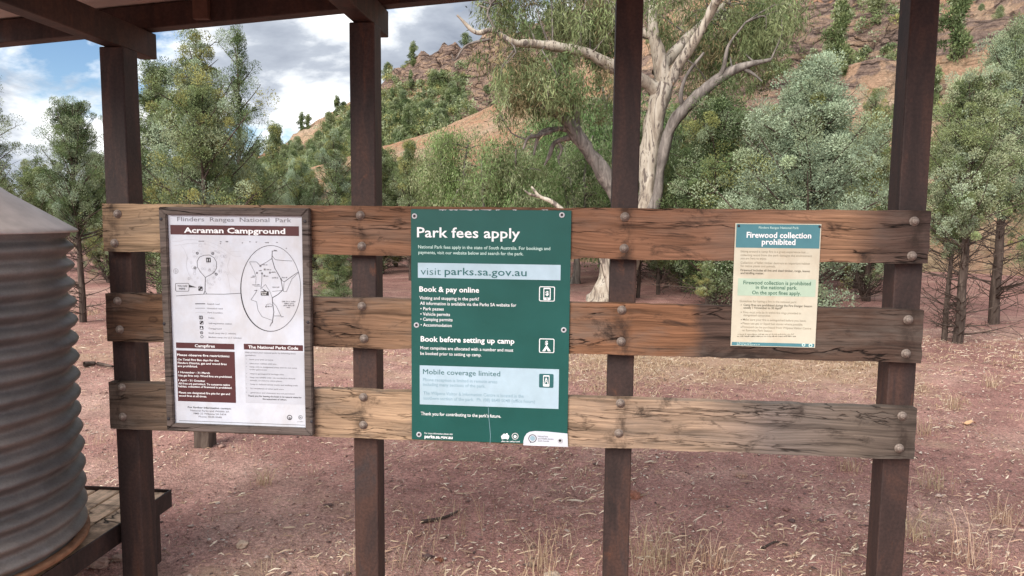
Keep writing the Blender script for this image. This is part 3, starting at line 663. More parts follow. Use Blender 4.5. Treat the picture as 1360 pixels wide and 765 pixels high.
# ------------------------------------------------------------------ the big river gum
def big_gum():
    Y0 = 11.5; m = (Y0-CY)/FPX*1.005
    root = empty('river_gum', tuple(np.append(at(812, 404, Y0)[:2], 0.0)))
    tag(root, 'big pale barked gum with forking trunk and leaning grey limb behind the third post', 'tree')
    base = np.array(root.location)
    def P(u, v, r, dy=0.0): return np.append(at(u, v, Y0+dy)-base, r*m)
    def limb(acc, pts, n=None, sides=10, rough=0.16):
        n = n or len(pts)*7
        Q = smooth_path(np.array([P(*p) for p in pts]), n)
        V, F = tube_np(Q[:, :3], np.maximum(Q[:, 3], 0.008), sides)
        ring = np.repeat(np.arange(n), sides)
        for i in range(len(V)):
            c = Q[ring[i], :3]; q = V[i]
            V[i] = c+(q-c)*(1+rough*2*fbm(q[0]*3.2, q[1]*3.2, q[2]*1.5)+0.10*fbm(q[0]*11, q[1]*11, q[2]*3))
        acc.add(V, F); return Q
    tr = Acc(); gl = Acc(); paths = []
    limb(tr, [(806, 414, 32), (812, 396, 26), (825, 352, 23), (845, 306, 18), (858, 270, 12.5), (861, 230, 11.5), (865, 190, 12), (872, 150, 12.5), (884, 112, 12.5)], 44, 16)
    pale = [[(884, 122, 9.5), (879, 88, 9.5), (869, 55, 7.5), (865, 20, 7), (858, -40, 8, 0.3), (846, -120, 5, 0.8)],
            [(884, 122, 9), (905, 80, 7.5, -0.2), (925, 50, 6, -0.4), (945, 15, 6, -0.6), (962, -22, 6, -0.9), (985, -95, 4, -1.4)],
            [(872, 98, 8, 0.2), (905, 60, 7, 0.5), (932, 33, 5, 0.8), (958, 10, 4, 1.1), (1000, -30, 3, 1.5)],
            [(874, 120, 10), (838, 99, 8, -0.2), (810, 86, 7, -0.4), (780, 71, 6.5, -0.6), (745, 63, 6, -0.8), (710, 58, 5, -1.0), (680, 56, 4, -1.2), (655, 40, 3.5, -1.3), (632, 43, 2.6, -1.4), (607, 20, 1.4, -1.5)],
            [(866, 48, 7), (838, 36, 7, 0.2), (815, 15, 6, 0.3), (795, -6, 6, 0.5), (750, -45, 4, 0.8)],
            [(765, 168, 4.5, -0.2), (757, 161, 4.5, -0.2), (748, 156, 3, -0.2)]]
    for p in pale: paths.append(limb(tr, p))
    dark = [[(848, 308, 13, -0.1), (871, 268, 7, -0.2), (880, 210, 6.5, -0.3), (893, 166, 7.5, -0.4), (920, 134, 7.5, -0.5), (955, 105, 6, -0.6), (985, 89, 5, -0.7), (1024, 79, 2.2, -0.8)],
            [(842, 326, 14), (826, 276, 11.5, -0.1), (806, 238, 11, -0.2), (786, 206, 10, -0.3), (765, 178, 8.5, -0.4), (745, 155, 7, -0.5), (722, 143, 5, -0.6), (700, 140, 2, -0.7)],
            [(765, 172, 4, -0.4), (766, 152, 3.2, -0.4), (762, 140, 3, -0.4), (752, 126, 2, -0.4)],
            [(755, 172, 4, -0.4), (738, 171, 3.4, -0.5), (718, 177, 3, -0.6), (712, 192, 2.5, -0.6), (709, 206, 1.4, -0.6)],
            [(742, 171, 3, -0.5), (716, 180, 2.6, -0.7), (702, 183, 2.4, -0.8), (695, 198, 1.4, -0.8)],
            [(762, 181, 3.6, -0.3), (738, 189, 3, -0.3), (730, 206, 2.4, -0.3), (723, 220, 1.2, -0.3)],
            [(742, 190, 2.4, -0.3), (746, 198, 2, -0.3), (741, 212, 1.0, -0.3)],
            [(985, 90, 2.6, -0.7), (1000, 98, 2, -0.7), (1012, 108, 1, -0.7)], [(910, 145, 4, -0.4), (904, 128, 3, -0.5), (912, 100, 2, -0.5), (935, 70, 1.4, -0.5)], [(948, 110, 3, -0.6), (960, 92, 2.4, -0.7), (968, 60, 1.6, -0.8), (990, 30, 1, -0.8)],
            [(660, 42, 2, -1.3), (648, 20, 1.5, -1.3), (652, 5, 1, -1.3)], [(650, 52, 1.8, -1.3), (620, 60, 1.3, -1.4), (604, 80, 0.8, -1.4), (600, 72, 0.6, -1.4)]]
    for p in dark: paths.append(limb(gl, p, sides=8))
    link('trunk', tr.mesh('trunk', [M_GUM], smooth=True), root); d = link('dark_limbs', gl.mesh('dark_limbs', [M_DEADWOOD], smooth=True), root)
    # hanging foliage: twigs leave the limbs, leaf clusters hang on them
    rng = np.random.default_rng(77); tw = Acc(); C = []; R_ = []
    blobs = [(705, 4, 62, 34, 46, 0.2), (672, 18, 30, 26, 14, -0.7), (650, -25, 50, 22, 16, -0.7), (775, 22, 45, 40, 42, -0.2), (688, 100, 32, 36, 40, -0.7), (738, 112, 44, 28, 40, -0.6), (785, 40, 46, 34, 30, 0.9), (860, 12, 40, 26, 14, -0.8), (668, 132, 16, 34, 11, -0.8), (712, 135, 34, 20, 17, -0.6), (800, 125, 18, 26, 8, 0), (640, 70, 10, 18, 2, -1), (800, 50, 30, 36, 22, 0.4),
             (905, 25, 40, 50, 40, 1.7), (945, 70, 34, 40, 40, 1.5), (975, 50, 45, 42, 60, 1.0), (1012, 35, 46, 40, 48, 0.3), (1046, 15, 24, 26, 18, 0), (990, 98, 36, 18, 16, 0.5), (935, 110, 26, 22, 9, 1.2), (880, -70, 160, 40, 60, 0.3), (720, -60, 110, 36, 36, -0.5), (1000, -45, 80, 36, 34, 0)]
    allp = np.concatenate([q[:, :3] for q in paths])
    for (u, v, ru, rv, k, dd) in blobs:
        for _ in range(k):
            a = rng.random()*2*PI; r = math.sqrt(rng.random()); dy = rng.normal()*0.55+dd+0.6
            c = at(u+ru*r*math.cos(a), v+rv*r*math.sin(a), Y0-0.6+dy)-base
            C.append(c); R_.append(0.22*(0.6+0.7*rng.random()))
            if rng.random() < 0.22:
                q = allp[np.argmin(((allp-c)**2).sum(1))]
                if np.linalg.norm(q-c) < 1.3:
                    mid = (q+c)/2+np.array([0, 0, 0.15])+rng.normal(size=3)*0.08
                    V, F = tube_np(smooth_path(np.array([q, mid, c+np.array([0, 0, 0.12]), c-np.array([0, 0, 0.1])]), 7), np.linspace(0.018, 0.004, 7), 4); tw.add(V, F)
    C = np.array(C); V, F = drooping(rng, C, 90, np.array(R_), 0.125, 0.0085, 1.5)
    link('twigs', tw.mesh('twigs', [M_DEADWOOD]), root)
    link('crown', np_mesh('crown', V, F, [M_LEAF], tint=tint_of(rng, len(C), 90, (E_OLIVE, E_PALE, E_BROWN, G_MID, G_DEEP), (3, 1.6, 1.2, 3, 2.5))), root)
big_gum()
def fallen_branch():
    Y0 = 10.2; pts = [at(752, 284, Y0), at(733, 268, Y0), at(717, 261, Y0), at(706, 248, Y0+0.1)]
    a = Acc(); V, F = tube_np(smooth_path(np.array(pts), 12), np.linspace(0.055, 0.018, 12), 7); a.add(V, F)
    V, F = tube_np(smooth_path(np.array([pts[2], at(704, 258, Y0-0.1), at(697, 253, Y0-0.1)]), 6), np.linspace(0.035, 0.012, 6), 6); a.add(V, F)
    stem = np.array([at(752, 284, Y0), at(790, 312, Y0+0.3), at(818, 404, Y0+0.6)]); stem[-1, 2] = -0.05
    V, F = tube_np(smooth_path(stem, 8), np.linspace(0.055, 0.08, 8), 7); a.add(V, F)
    o = link('dead_sapling', a.mesh('dead_sapling', [M_GUM], smooth=True)); tag(o, 'bare pale dead sapling bending left above the green fees sign', 'dead tree')
fallen_branch()

# ------------------------------------------------------------------ ground cover
def cover():
    rng = np.random.default_rng(3)
    def gz(x, y):
        d = math.hypot(x, y); return 0.05*fbm(x*0.35, y*0.35)*min(1, d/3)+0.012*fbm(x*2.3, y*2.3, 3)-0.012
    # gravel
    n = 42000; Y = -0.4+rng.random(n)**1.9*9; X = -0.15*(Y+2.7)+(rng.random(n)-0.5)*2*(0.85*(Y+2.7)+0.3)
    Z = np.array([gz(x, y) for x, y in zip(X, Y)])
    sz = 0.0028+0.0065*rng.random(n)**3+0.020*(rng.random(n) < 0.022)*rng.random(n)**2+0.0006*Y
    octa = np.array([[1, 0, 0], [0, 1, 0], [-1, 0, 0], [0, -1, 0], [0, 0, 0.7], [0, 0, -0.5]], float)
    of = np.array([[0, 1, 4], [1, 2, 4], [2, 3, 4], [3, 0, 4], [1, 0, 5], [2, 1, 5], [3, 2, 5], [0, 3, 5]])
    V = octa[None]*(1+0.35*rng.normal(size=(n, 6, 3)))*(sz[:, None, None]*np.array([1, 1, 0.7])*(0.7+0.6*rng.random((n, 1, 3))))
    V = V+np.stack([X, Y, Z+sz*0.25], 1)[:, None]; F = (of[None]+6*np.arange(n)[:, None, None]).reshape(-1, 3)
    cols = np.array([(0.25, 0.14, 0.12), (0.33, 0.21, 0.175), (0.46, 0.35, 0.30), (0.58, 0.50, 0.43), (0.13, 0.085, 0.08)])
    t = cols[rng.choice(5, n, p=[0.26, 0.25, 0.20, 0.12, 0.17])]*(1+0.15*rng.normal(size=(n, 1)))
    o = link('gravel', np_mesh('gravel', V.reshape(-1, 3), F, [M_STONE], tint=np.repeat(np.clip(t, 0.02, 0.8), 6, 0))); tag(o, 'loose pebbles scattered over the red earth', 'gravel', kind='stuff')
    # bark and straw litter in drifts
    def litter_density(x, y):
        d = 0.16
        d += 1.0*math.exp(-(((x-0.0)/0.55)**2+((y-1.9)/0.45)**2)) + 0.7*math.exp(-(((x+0.2)/0.6)**2+((y-2.3)/0.7)**2))
        d += 1.1*math.exp(-(((y-6.2-0.12*x)/1.3)**2))*(1 if x > -0.5 else 0.25)
        d += 0.6*math.exp(-(((x-1.5)/1.2)**2+((y-0.7)/0.5)**2))+0.35*math.exp(-(((x-2.3)/0.9)**2+((y-1.5)/0.8)**2))
        d += 0.5*math.exp(-(((x+1.0)/0.5)**2+((y-0.6)/0.3)**2))
        d += 0.8*max(0, fbm(x*0.8, y*0.8, 5)-0.08)
        return d
    V = []; T = []; k = 0
    base_cols = np.array([(0.55, 0.41, 0.29), (0.64, 0.53, 0.41), (0.42, 0.27, 0.19), (0.30, 0.20, 0.14), (0.17, 0.12, 0.09)])
    while k < 25000:
        y = -0.3+rng.random()**1.35*10.5; x = -0.09*(y+2.7)+(rng.random()-0.5)*2*(0.78*(y+2.7)+0.2)
        if rng.random() > litter_density(x, y): continue
        k += 1
        near = 1.0 if y < 4 else 1.4
        ln = (0.005+0.014*rng.random()**2+0.035*rng.random()**10)*near; wd = ln*(0.03+0.13*rng.random()**3)+0.001
        a = rng.random()*2*PI if rng.random() < 0.75 else rng.normal()*0.5
        dx, dy = math.cos(a)*ln, math.sin(a)*ln; sx, sy = -math.sin(a)*wd, math.cos(a)*wd
        z = gz(x, y)+0.006; c = rng.random()*0.02*near+0.002; tz = rng.random()*0.015
        bx, by = rng.normal()*ln*0.08, rng.normal()*ln*0.08
        V += [(x-dx-sx*0.4, y-dy-sy*0.4, z), (x-dx+sx*0.4, y-dy+sy*0.4, z+0.002), (x+sx+bx, y+sy+by, z+c*0.6+0.004), (x-sx+bx, y-sy+by, z+c*0.6), (x+dx+sx*0.3, y+dy+sy*0.3, z+tz+0.002), (x+dx-sx*0.3, y+dy-sy*0.3, z+tz)]
        T += [base_cols[rng.choice(5, p=[0.30, 0.22, 0.22, 0.14, 0.12])]*(1+0.15*rng.normal())]*6
    i = np.arange(len(V)//6)[:, None]*6
    F = np.concatenate([i+np.array([[0, 3, 2, 1]]), i+np.array([[3, 5, 4, 2]])])
    o = link('leaf_litter', np_mesh('leaf_litter', np.array(V), F, [M_STONE], tint=np.clip(np.array(T), 0.02, 0.8))); tag(o, 'pale bark chips and straw strewn over the red gravel', 'leaf litter', kind='stuff')
    # dry grass: fine upright blades
    def blades(spots, n, h, spread, rng, wk=1.0):
        V = []; T = []; F = []
        for (x, y, s, *fl) in spots:
            hk = fl[0] if fl else 1.0
            nn = int(n*s)
            for _ in range(nn):
                bx, by = x+rng.normal()*spread*s, y+rng.normal()*spread*s; z = gz(bx, by)-0.005
                hh = h*s*(0.35+0.9*rng.random())*hk; az = rng.random()*2*PI; ln = hh*(0.15+0.75*rng.random())*(3.4 if hk < 1 else 1)
                wd = (0.0007+0.0007*rng.random())*wk*(1+max(0.0, y-2)*0.38); px, py = -math.sin(az)*wd, math.cos(az)*wd
                ex, ey = math.cos(az)*ln, math.sin(az)*ln; b = len(V); cz = 0.85 if rng.random() < 0.75 else 0.55
                V += [(bx-px, by-py, z), (bx+px, by+py, z), (bx+ex*0.38+px, by+ey*0.38+py, z+hh*0.6), (bx+ex*0.38-px, by+ey*0.38-py, z+hh*0.6), (bx+ex+px*0.4, by+ey+py*0.4, z+hh*cz), (bx+ex-px*0.4, by+ey-py*0.4, z+hh*cz)]
                F += [(b, b+1, b+2, b+3), (b+3, b+2, b+4, b+5)]
                T += [np.array([(0.56, 0.40, 0.27), (0.64, 0.49, 0.35), (0.45, 0.30, 0.20)][rng.integers(3)])*(1+0.12*rng.normal())]*6
        return np.array(V), np.array(F), np.clip(np.array(T), 0.05, 0.8)
    spots = []
    for _ in range(620):     # straw band further back
        x = rng.uniform(-1.4, 3.5) if rng.random() < 0.90 else rng.uniform(-6, 8); spots.append((x, 5.7+0.12*x+rng.normal()*1.1, rng.uniform(0.5, 1.25), 0.36))
    for _ in range(9):      # loose fringe at the foot of the middle posts
        spots.append((rng.normal()*0.55-0.02, 0.45+rng.normal()*0.22, rng.uniform(0.6, 1.5)))
    for _ in range(6): spots.append((rng.normal()*0.3-0.95, 0.55+rng.normal()*0.2, rng.uniform(0.4, 0.9)))
    for _ in range(110):
        y = rng.uniform(0.6, 7); spots.append((rng.uniform(-0.8, 0.75)*(y+2.7), y, rng.uniform(0.25, 0.6)))
    for _ in range(45): spots.append((rng.uniform(-9, -1), rng.uniform(6.5, 11), rng.uniform(0.5, 1.2)))
    V, F, T = blades(spots, 40, 0.13, 0.10, rng)
    o = link('dry_grass', np_mesh('dry_grass', V, F, [M_STRAW], tint=T)); tag(o, 'sparse dry straw coloured grass over the red ground', 'grass', kind='stuff')
    tufts = [(1215, 712, 1.0, 'dry grass tuft right beside the foot of the right post'), (1292, 745, 1.3, 'large dry grass tuft at the lower right corner'), (1240, 645, 0.8, 'dry grass tuft right of the lowest rail end'), (1228, 578, 0.9, 'dry grass tuft just right of the middle of the lowest rail end'), (1318, 512, 0.9, 'pale dry grass tuft near the right frame edge'), (1266, 540, 0.75, 'thin dry tuft left of the fallen brown leaf'),
             (868, 745, 1.15, 'tall dry grass tuft right of the foot of the third post'), (720, 752, 0.9, 'dry grass tuft left of the foot of the third post'), (1335, 690, 0.7, 'small dry tuft by the right frame edge'), (1130, 625, 0.6, 'small dry tuft under the lowest rail near the right post'), (350, 640, 0.6, 'small dry grass tuft under the campground sign'), (955, 750, 0.85, 'dry tuft in the litter midway between third and right post')]
    for u, v, s, lab in tufts:
        g = on_ground(u, v); V, F, T = blades([(0, 0, 1.0)], 70, 0.20*s, 0.05*s, rng)
        V[:, 2] -= gz(0, 0); o = link('grass_tuft', np_mesh('grass_tuft', V, F, [M_STRAW], tint=T), None, (g[0], g[1], gz(g[0], g[1]))); tag(o, lab, 'grass tuft', 'dry grass tufts')
    # single things on the ground
    def rock(name, u, v, s, col, lab, flat=0.6):
        bm = bmesh.new(); bmesh.ops.create_icosphere(bm, subdivisions=3, radius=1)
        for q in bm.verts:
            n_ = fbm(q.co.x*1.1+u, q.co.y*1.1, q.co.z*1.1)*0.5+0.15*fbm(q.co.x*4, q.co.y*4+u, q.co.z*4); q.co *= (1+n_); q.co.z *= flat
            q.co *= s
        g = on_ground(u, v); o = link(name, bm_mesh(name, bm, plain(name+'_stone', col, 0.9, 0.1, 0, 0.3, 30)), None, (g[0], g[1], gz(g[0], g[1])+s*flat*0.3)); tag(o, lab, 'stone', 'larger stones')
    rock('stone', 843, 657, 0.045, (0.26, 0.115, 0.08), 'reddish stone touching the third post on its right')
    rock('stone', 985, 634, 0.035, (0.34, 0.21, 0.16), 'flat pinkish stone under the lowest rail in the right bay', 0.4)
    rock('stone', 322, 722, 0.028, (0.42, 0.31, 0.24), 'tan stone on the gravel between first and second post')
    rock('stone', 735, 765, 0.04, (0.42, 0.33, 0.26), 'pale round stone at the bottom frame edge left of third post')
    rock('stone', 583, 741, 0.02, (0.20, 0.08, 0.05), 'small dark red stone right of the second post')
    rock('stone', 130, 745, 0.045, (0.40, 0.26, 0.21), 'pale pink stone in the corner by the tank stand', 0.45)
    rock('stone', 158, 738, 0.035, (0.36, 0.24, 0.19), 'pinkish stone touching the left post base', 0.45)
    def stick(name, pts, r, lab, mat, cat='stick'):
        P_ = np.array([np.append(on_ground(u, v)[:2], 0) for u, v in pts]); b0 = P_[0].copy()
        for q in P_: q[2] = gz(q[0], q[1])+r*1.2
        V, F = tube_np(smooth_path(P_-b0, 12), r*np.linspace(1, 0.4, 12), 6); o = link(name, np_mesh(name, V, F, [mat], smooth=True), None, tuple(b0)); tag(o, lab, cat)
    stick('stick', [(560, 690), (590, 685), (610, 677)], 0.011, 'dark grey stick lying on the gravel below the green fees sign', M_BARK)
    stick('stick', [(1012, 730), (1030, 722), (1046, 727)], 0.007, 'short dark stick among litter between third and right post', M_BARK)
    stick('stick', [(112, 490), (128, 488), (150, 492)], 0.03, 'dark fallen branch on the ground behind the left post', M_BARK, 'branch')
    # curled leaf
    g = on_ground(1287, 562); s = 0.055; V = []; nx, ny = 9, 5
    for i in range(nx):
        for j in range(ny):
            a = i/(nx-1)*2-1; wv = (1-a*a)**0.6*(1+0.25*math.sin(i*2.3)); b = (j/(ny-1)*2-1)*wv*0.55
            V.append((a*s, b*s, s*(0.30+0.35*abs(b)+0.18*math.sin(a*4)+0.1*a)))
    F = [(i*ny+j, (i+1)*ny+j, (i+1)*ny+j+1, i*ny+j+1) for i in range(nx-1) for j in range(ny-1)]
    o = link('dry_leaf', np_mesh('dry_leaf', np.array(V), np.array(F), [plain('dry_leaf_tan', (0.62, 0.38, 0.22), 0.8, 0.2, 0, 0.15, 40)], smooth=True), None, (g[0], g[1], gz(g[0], g[1]))); tag(o, 'curled orange tan dry leaf lying on the red ground at right', 'leaf')
    # timber stump post behind the campground sign
    g = on_ground(273, 594); bm = bmesh.new(); bm_box(bm, -0.055, 0.055, -0.055, 0.055, -0.1, 0.34, 0.008)
    o = link('timber_stump', bm_mesh('timber_stump', bm, M_BARK), None, (g[0], g[1], 0)); tag(o, 'short weathered timber stump post below the campground map sign', 'stump')
cover()

# ------------------------------------------------------------------ shelter: posts, rails, beams, roof
RAILZ = [(1.4507, 1.6381), (1.0922, 1.2851), (0.7343, 0.9251)]
RAILX = [(-1.8628, 1.2380), (-1.8660, 1.2370), (-1.8690, 1.2345)]
POSTX = [-1.8777, -0.8763, 0.1213, 1.1456]; PW = 0.0977; PY0 = 0.0455
SLOPE = 0.078
def post_top(x): return 2.25+SLOPE*(x+1.83)
shelter = empty('park_shelter', (0, 0, 0)); tag(shelter, 'brown steel post shelter with three weathered timber rails carrying the signs', 'shelter')
for x in POSTX:
    bm = bmesh.new(); bm_box(bm, x, x+PW, PY0, PY0+PW, -0.25, post_top(x+PW/2)-0.002, 0.005, 2)
    link('post', bm_mesh('post', bm, M_STEEL), shelter)
    # rafter along Y on the post top
    bm = bmesh.new(); zt = post_top(x+PW/2)
    bm_box(bm, x+0.012, x+PW-0.012, -0.95, 0.30, zt, zt+0.105, 0.004)
    link('rafter', bm_mesh('rafter', bm, M_STEEL), shelter)
def sloped_beam(name, y0, y1, zoff, h, x0, x1):
    bm = bmesh.new(); vs = bm_box(bm, x0, x1, y0, y1, 0, h, 0.004)
    for v in bm.verts: v.co.z += post_top(v.co.x)+zoff
    return link(name, bm_mesh(name, bm, M_STEEL), shelter)
sloped_beam('purlin', 0.225, 0.295, 0.1075, 0.095, -2.56, 2.0)
sloped_beam('purlin', -0.93, -0.86, 0.1075, 0.095, -2.56, 2.0)
# roof sheet, corrugated along the fall
nx, ny = 30, 320; V = []; 
for i in range(nx):
    x = -2.58+4.63*i/(nx-1)
    for j in range(ny): 
        y = -1.05+1.49*j/(ny-1); V.append((x, y, post_top(x)+0.2115+0.009*math.sin(2*PI*y/0.076)))
V = np.array(V); idx = np.arange(nx*ny).reshape(nx, ny)
F = np.stack([idx[:-1, :-1], idx[1:, :-1], idx[1:, 1:], idx[:-1, 1:]], -1).reshape(-1, 4)
V2 = V+np.array([0, 0, 0.0012])
link('roof_sheet', np_mesh('roof_sheet', np.concatenate([V, V2]), np.concatenate([F[:, ::-1], F+len(V)]), [M_ROOF], smooth=True), shelter)
c0 = at(258, 0, 0.215)[0]; c1 = at(278, 0, 0.215)[0]
bm = bmesh.new(); bm_box(bm, c0, c1, 0.195, 0.2245, post_top(c0)+0.118, post_top(c0)+0.200, 0.003); link('cleat', bm_mesh('cleat', bm, plain('cleat_timber', (0.11, 0.06, 0.045), 0.7, 0.3, 0, 0.2, 30)), shelter)
BOLTS = [[(155, 284), (151, 323), (478, 286), (480, 327), (830, 288), (829, 330), (1215, 294), (1212, 340)],
         [(155, 400), (158, 438), (480, 407), (483, 450), (826, 412), (825, 454), (1207, 425), (1204, 470)],
         [(161, 515), (162, 554), (482, 528), (482, 565), (824, 536), (822, 576), (1199, 553), (1195, 596)]]
def bolt_mesh():
    prof = [(0.0165, 0.001), (0.0170, -0.001), (0.0165, -0.003), (0.0118, -0.0042), (0.0115, -0.006), (0.0102, -0.009), (0.0070, -0.0115), (0.0, -0.0125)]
    V = []; F = []; n = 18
    for r, y in prof:
        for k in range(n): a = 2*PI*k/n; V.append((r*math.cos(a), y, r*math.sin(a)))
    for i in range(len(prof)-1):
        for k in range(n): F.append((i*n+k, (i+1)*n+k, (i+1)*n+(k+1) % n, i*n+(k+1) % n))
    return np_mesh('bolt', np.array(V), np.array(F), [M_BOLT], smooth=True)
BM_ = bolt_mesh()
rail_obj = []
for i in range(3):
    (z0, z1), (x0, x1) = RAILZ[i], RAILX[i]
    bm = bmesh.new(); nxs = 120; nzs = 6; rr = random.Random(i)
    # box grid with slightly worn, wandering arrises
    def P(a, y, c):
        x = x0+(x1-x0)*a; z = z0+(z1-z0)*c
        e = 0.0028*fbm(x*6, i*7.0, c*3)+0.0012*fbm(x*30, i, c*5)
        if c in (0.0, 1.0): z += e*(1.3 if c == 0 else 1)-(0.002 if c else -0.002)*(1 if fbm(x*9, 3*i, c) > 0.25 else 0)
        yy = y+(0.0012*fbm(x*5, c*5, i) if y == 0 else 0)
        if a in (0.0, 1.0): x += 0.004*fbm(c*4, i*3, a*9+y*40)
        return (x, yy, z)
    fr = [[bm.verts.new(P(a/nxs, 0.0, c/nzs)) for c in range(nzs+1)] for a in range(nxs+1)]
    bk = [[bm.verts.new(P(a/nxs, 0.0435, c/nzs)) for c in range(nzs+1)] for a in range(nxs+1)]
    for a in range(nxs):
        for c in range(nzs):
            bm.faces.new((fr[a][c], fr[a+1][c], fr[a+1][c+1], fr[a][c+1])); bm.faces.new((bk[a][c+1], bk[a+1][c+1], bk[a+1][c], bk[a][c]))
        bm.faces.new((fr[a][nzs], fr[a+1][nzs], bk[a+1][nzs], bk[a][nzs])); bm.faces.new((bk[a][0], bk[a+1][0], fr[a+1][0], fr[a][0]))
    for c in range(nzs):
        bm.faces.new((bk[0][c], fr[0][c], fr[0][c+1], bk[0][c+1])); bm.faces.new((fr[nxs][c], bk[nxs][c], bk[nxs][c+1], fr[nxs][c+1]))
    es = [e for e in bm.edges if len(e.link_faces) == 2 and e.calc_face_angle(0) > 1.0]
    bmesh.ops.bevel(bm, geom=es, offset=0.0035, segments=2, affect='EDGES')
    r = link('rail', bm_mesh('rail', bm, M_BOARD[i]), shelter); rail_obj.append(r)
    r['label'] = ['warm tan brown top rail', 'darker brown middle rail', 'greyer bottom rail'][i]
    for (u, v) in BOLTS[i]:
        p = at(u, v, -0.006); link('bolt', BM_, r, (p[0], 0.0, p[2]))

# ------------------------------------------------------------------ signs
def ink(name, col, rough=0.55): return plain(name, col, rough, 0.35, 0, 0.06, 18)
INK_MAROON = ink('maroon_print', srgb(82, 44, 46)); INK_BLACK = ink('black_print', srgb(52, 48, 52)); INK_GREY = ink('grey_print', srgb(120, 118, 124)); INK_LIGHT = ink('light_grey_print', srgb(184, 184, 190))
WHITE = ink('white_sign_face', srgb(203, 207, 218)); INK_WHITE = ink('white_print', srgb(236, 236, 238)); GREYBOX = ink('pale_grey_panel', srgb(188, 190, 199))
PALEBLUE = ink('pale_blue_panel', srgb(172, 194, 208)); INK_TEAL = ink('teal_print', srgb(44, 96, 98)); INK_FADED = ink('faded_teal_print', srgb(140, 168, 182)); INK_PALE = ink('pale_green_print', srgb(196, 222, 216))
CREAM = ink('cream_sign_face', srgb(203, 197, 179)); INK_HEAD = ink('slate_teal_print', srgb(78, 128, 138)); INK_TAUPE = ink('faded_taupe_print', srgb(150, 140, 122)); INK_TAUPE_D = ink('dark_taupe_print', srgb(104, 98, 86)); GREENBOX = ink('sage_panel', srgb(176, 196, 176)); INK_GREEN = ink('dark_green_print', srgb(62, 104, 86))
def dusty(m, col, k):
    t = m.node_tree; b = t.nodes['Principled BSDF']; o = N(t, 'ShaderNodeTexCoord').outputs['Object']
    src = b.inputs['Base Color'].links[0].from_socket
    f = ramp(t, noisen(t, mapping(t, o, loc=(1, 1, 4), scale=(5, 1, 3)), 1.0, 7, 0.68, 0.5), [(0.42, 0.0), (0.70, k)])
    L(t, mixc(t, f, src, col), b.inputs['Base Color'])
dusty(WHITE, srgb(176, 166, 158), 0.5); dusty(CREAM, srgb(178, 158, 130), 0.5); dusty(PALEBLUE, srgb(150, 172, 178), 0.5)
def mat_greensign():
    m, t, b = new_mat('green_sign_face')
    o = N(t, 'ShaderNodeTexCoord').outputs['Object']
    n1 = noisen(t, mapping(t, o, scale=(3, 1, 3)), 1.0, 5, 0.6)
    base = ramp(t, n1, [(0.3, srgb(18, 74, 68)), (0.7, srgb(28, 87, 82))])
    sc = ramp(t, noisen(t, mapping(t, o, rot=(0, 0.6, 0), scale=(14, 1, 90)), 1.0, 8, 0.75), [(0.66, 0.0), (0.78, 0.35)])
    base = mixc(t, sc, base, srgb(120, 160, 155))
    sk = ramp(t, noisen(t, o, 160, 3, 0.7), [(0.72, 0.0), (0.78, 0.4)])
    base = mixc(t, sk, base, srgb(150, 180, 175))
    set_in(t, b, 'Base Color', base); b.inputs['Roughness'].default_value = 0.38; b.inputs['Specular IOR Level'].default_value = 0.4
    return m
GREEN = mat_greensign()
TEXTQ = []           # all lettering is set first, meshed in one go
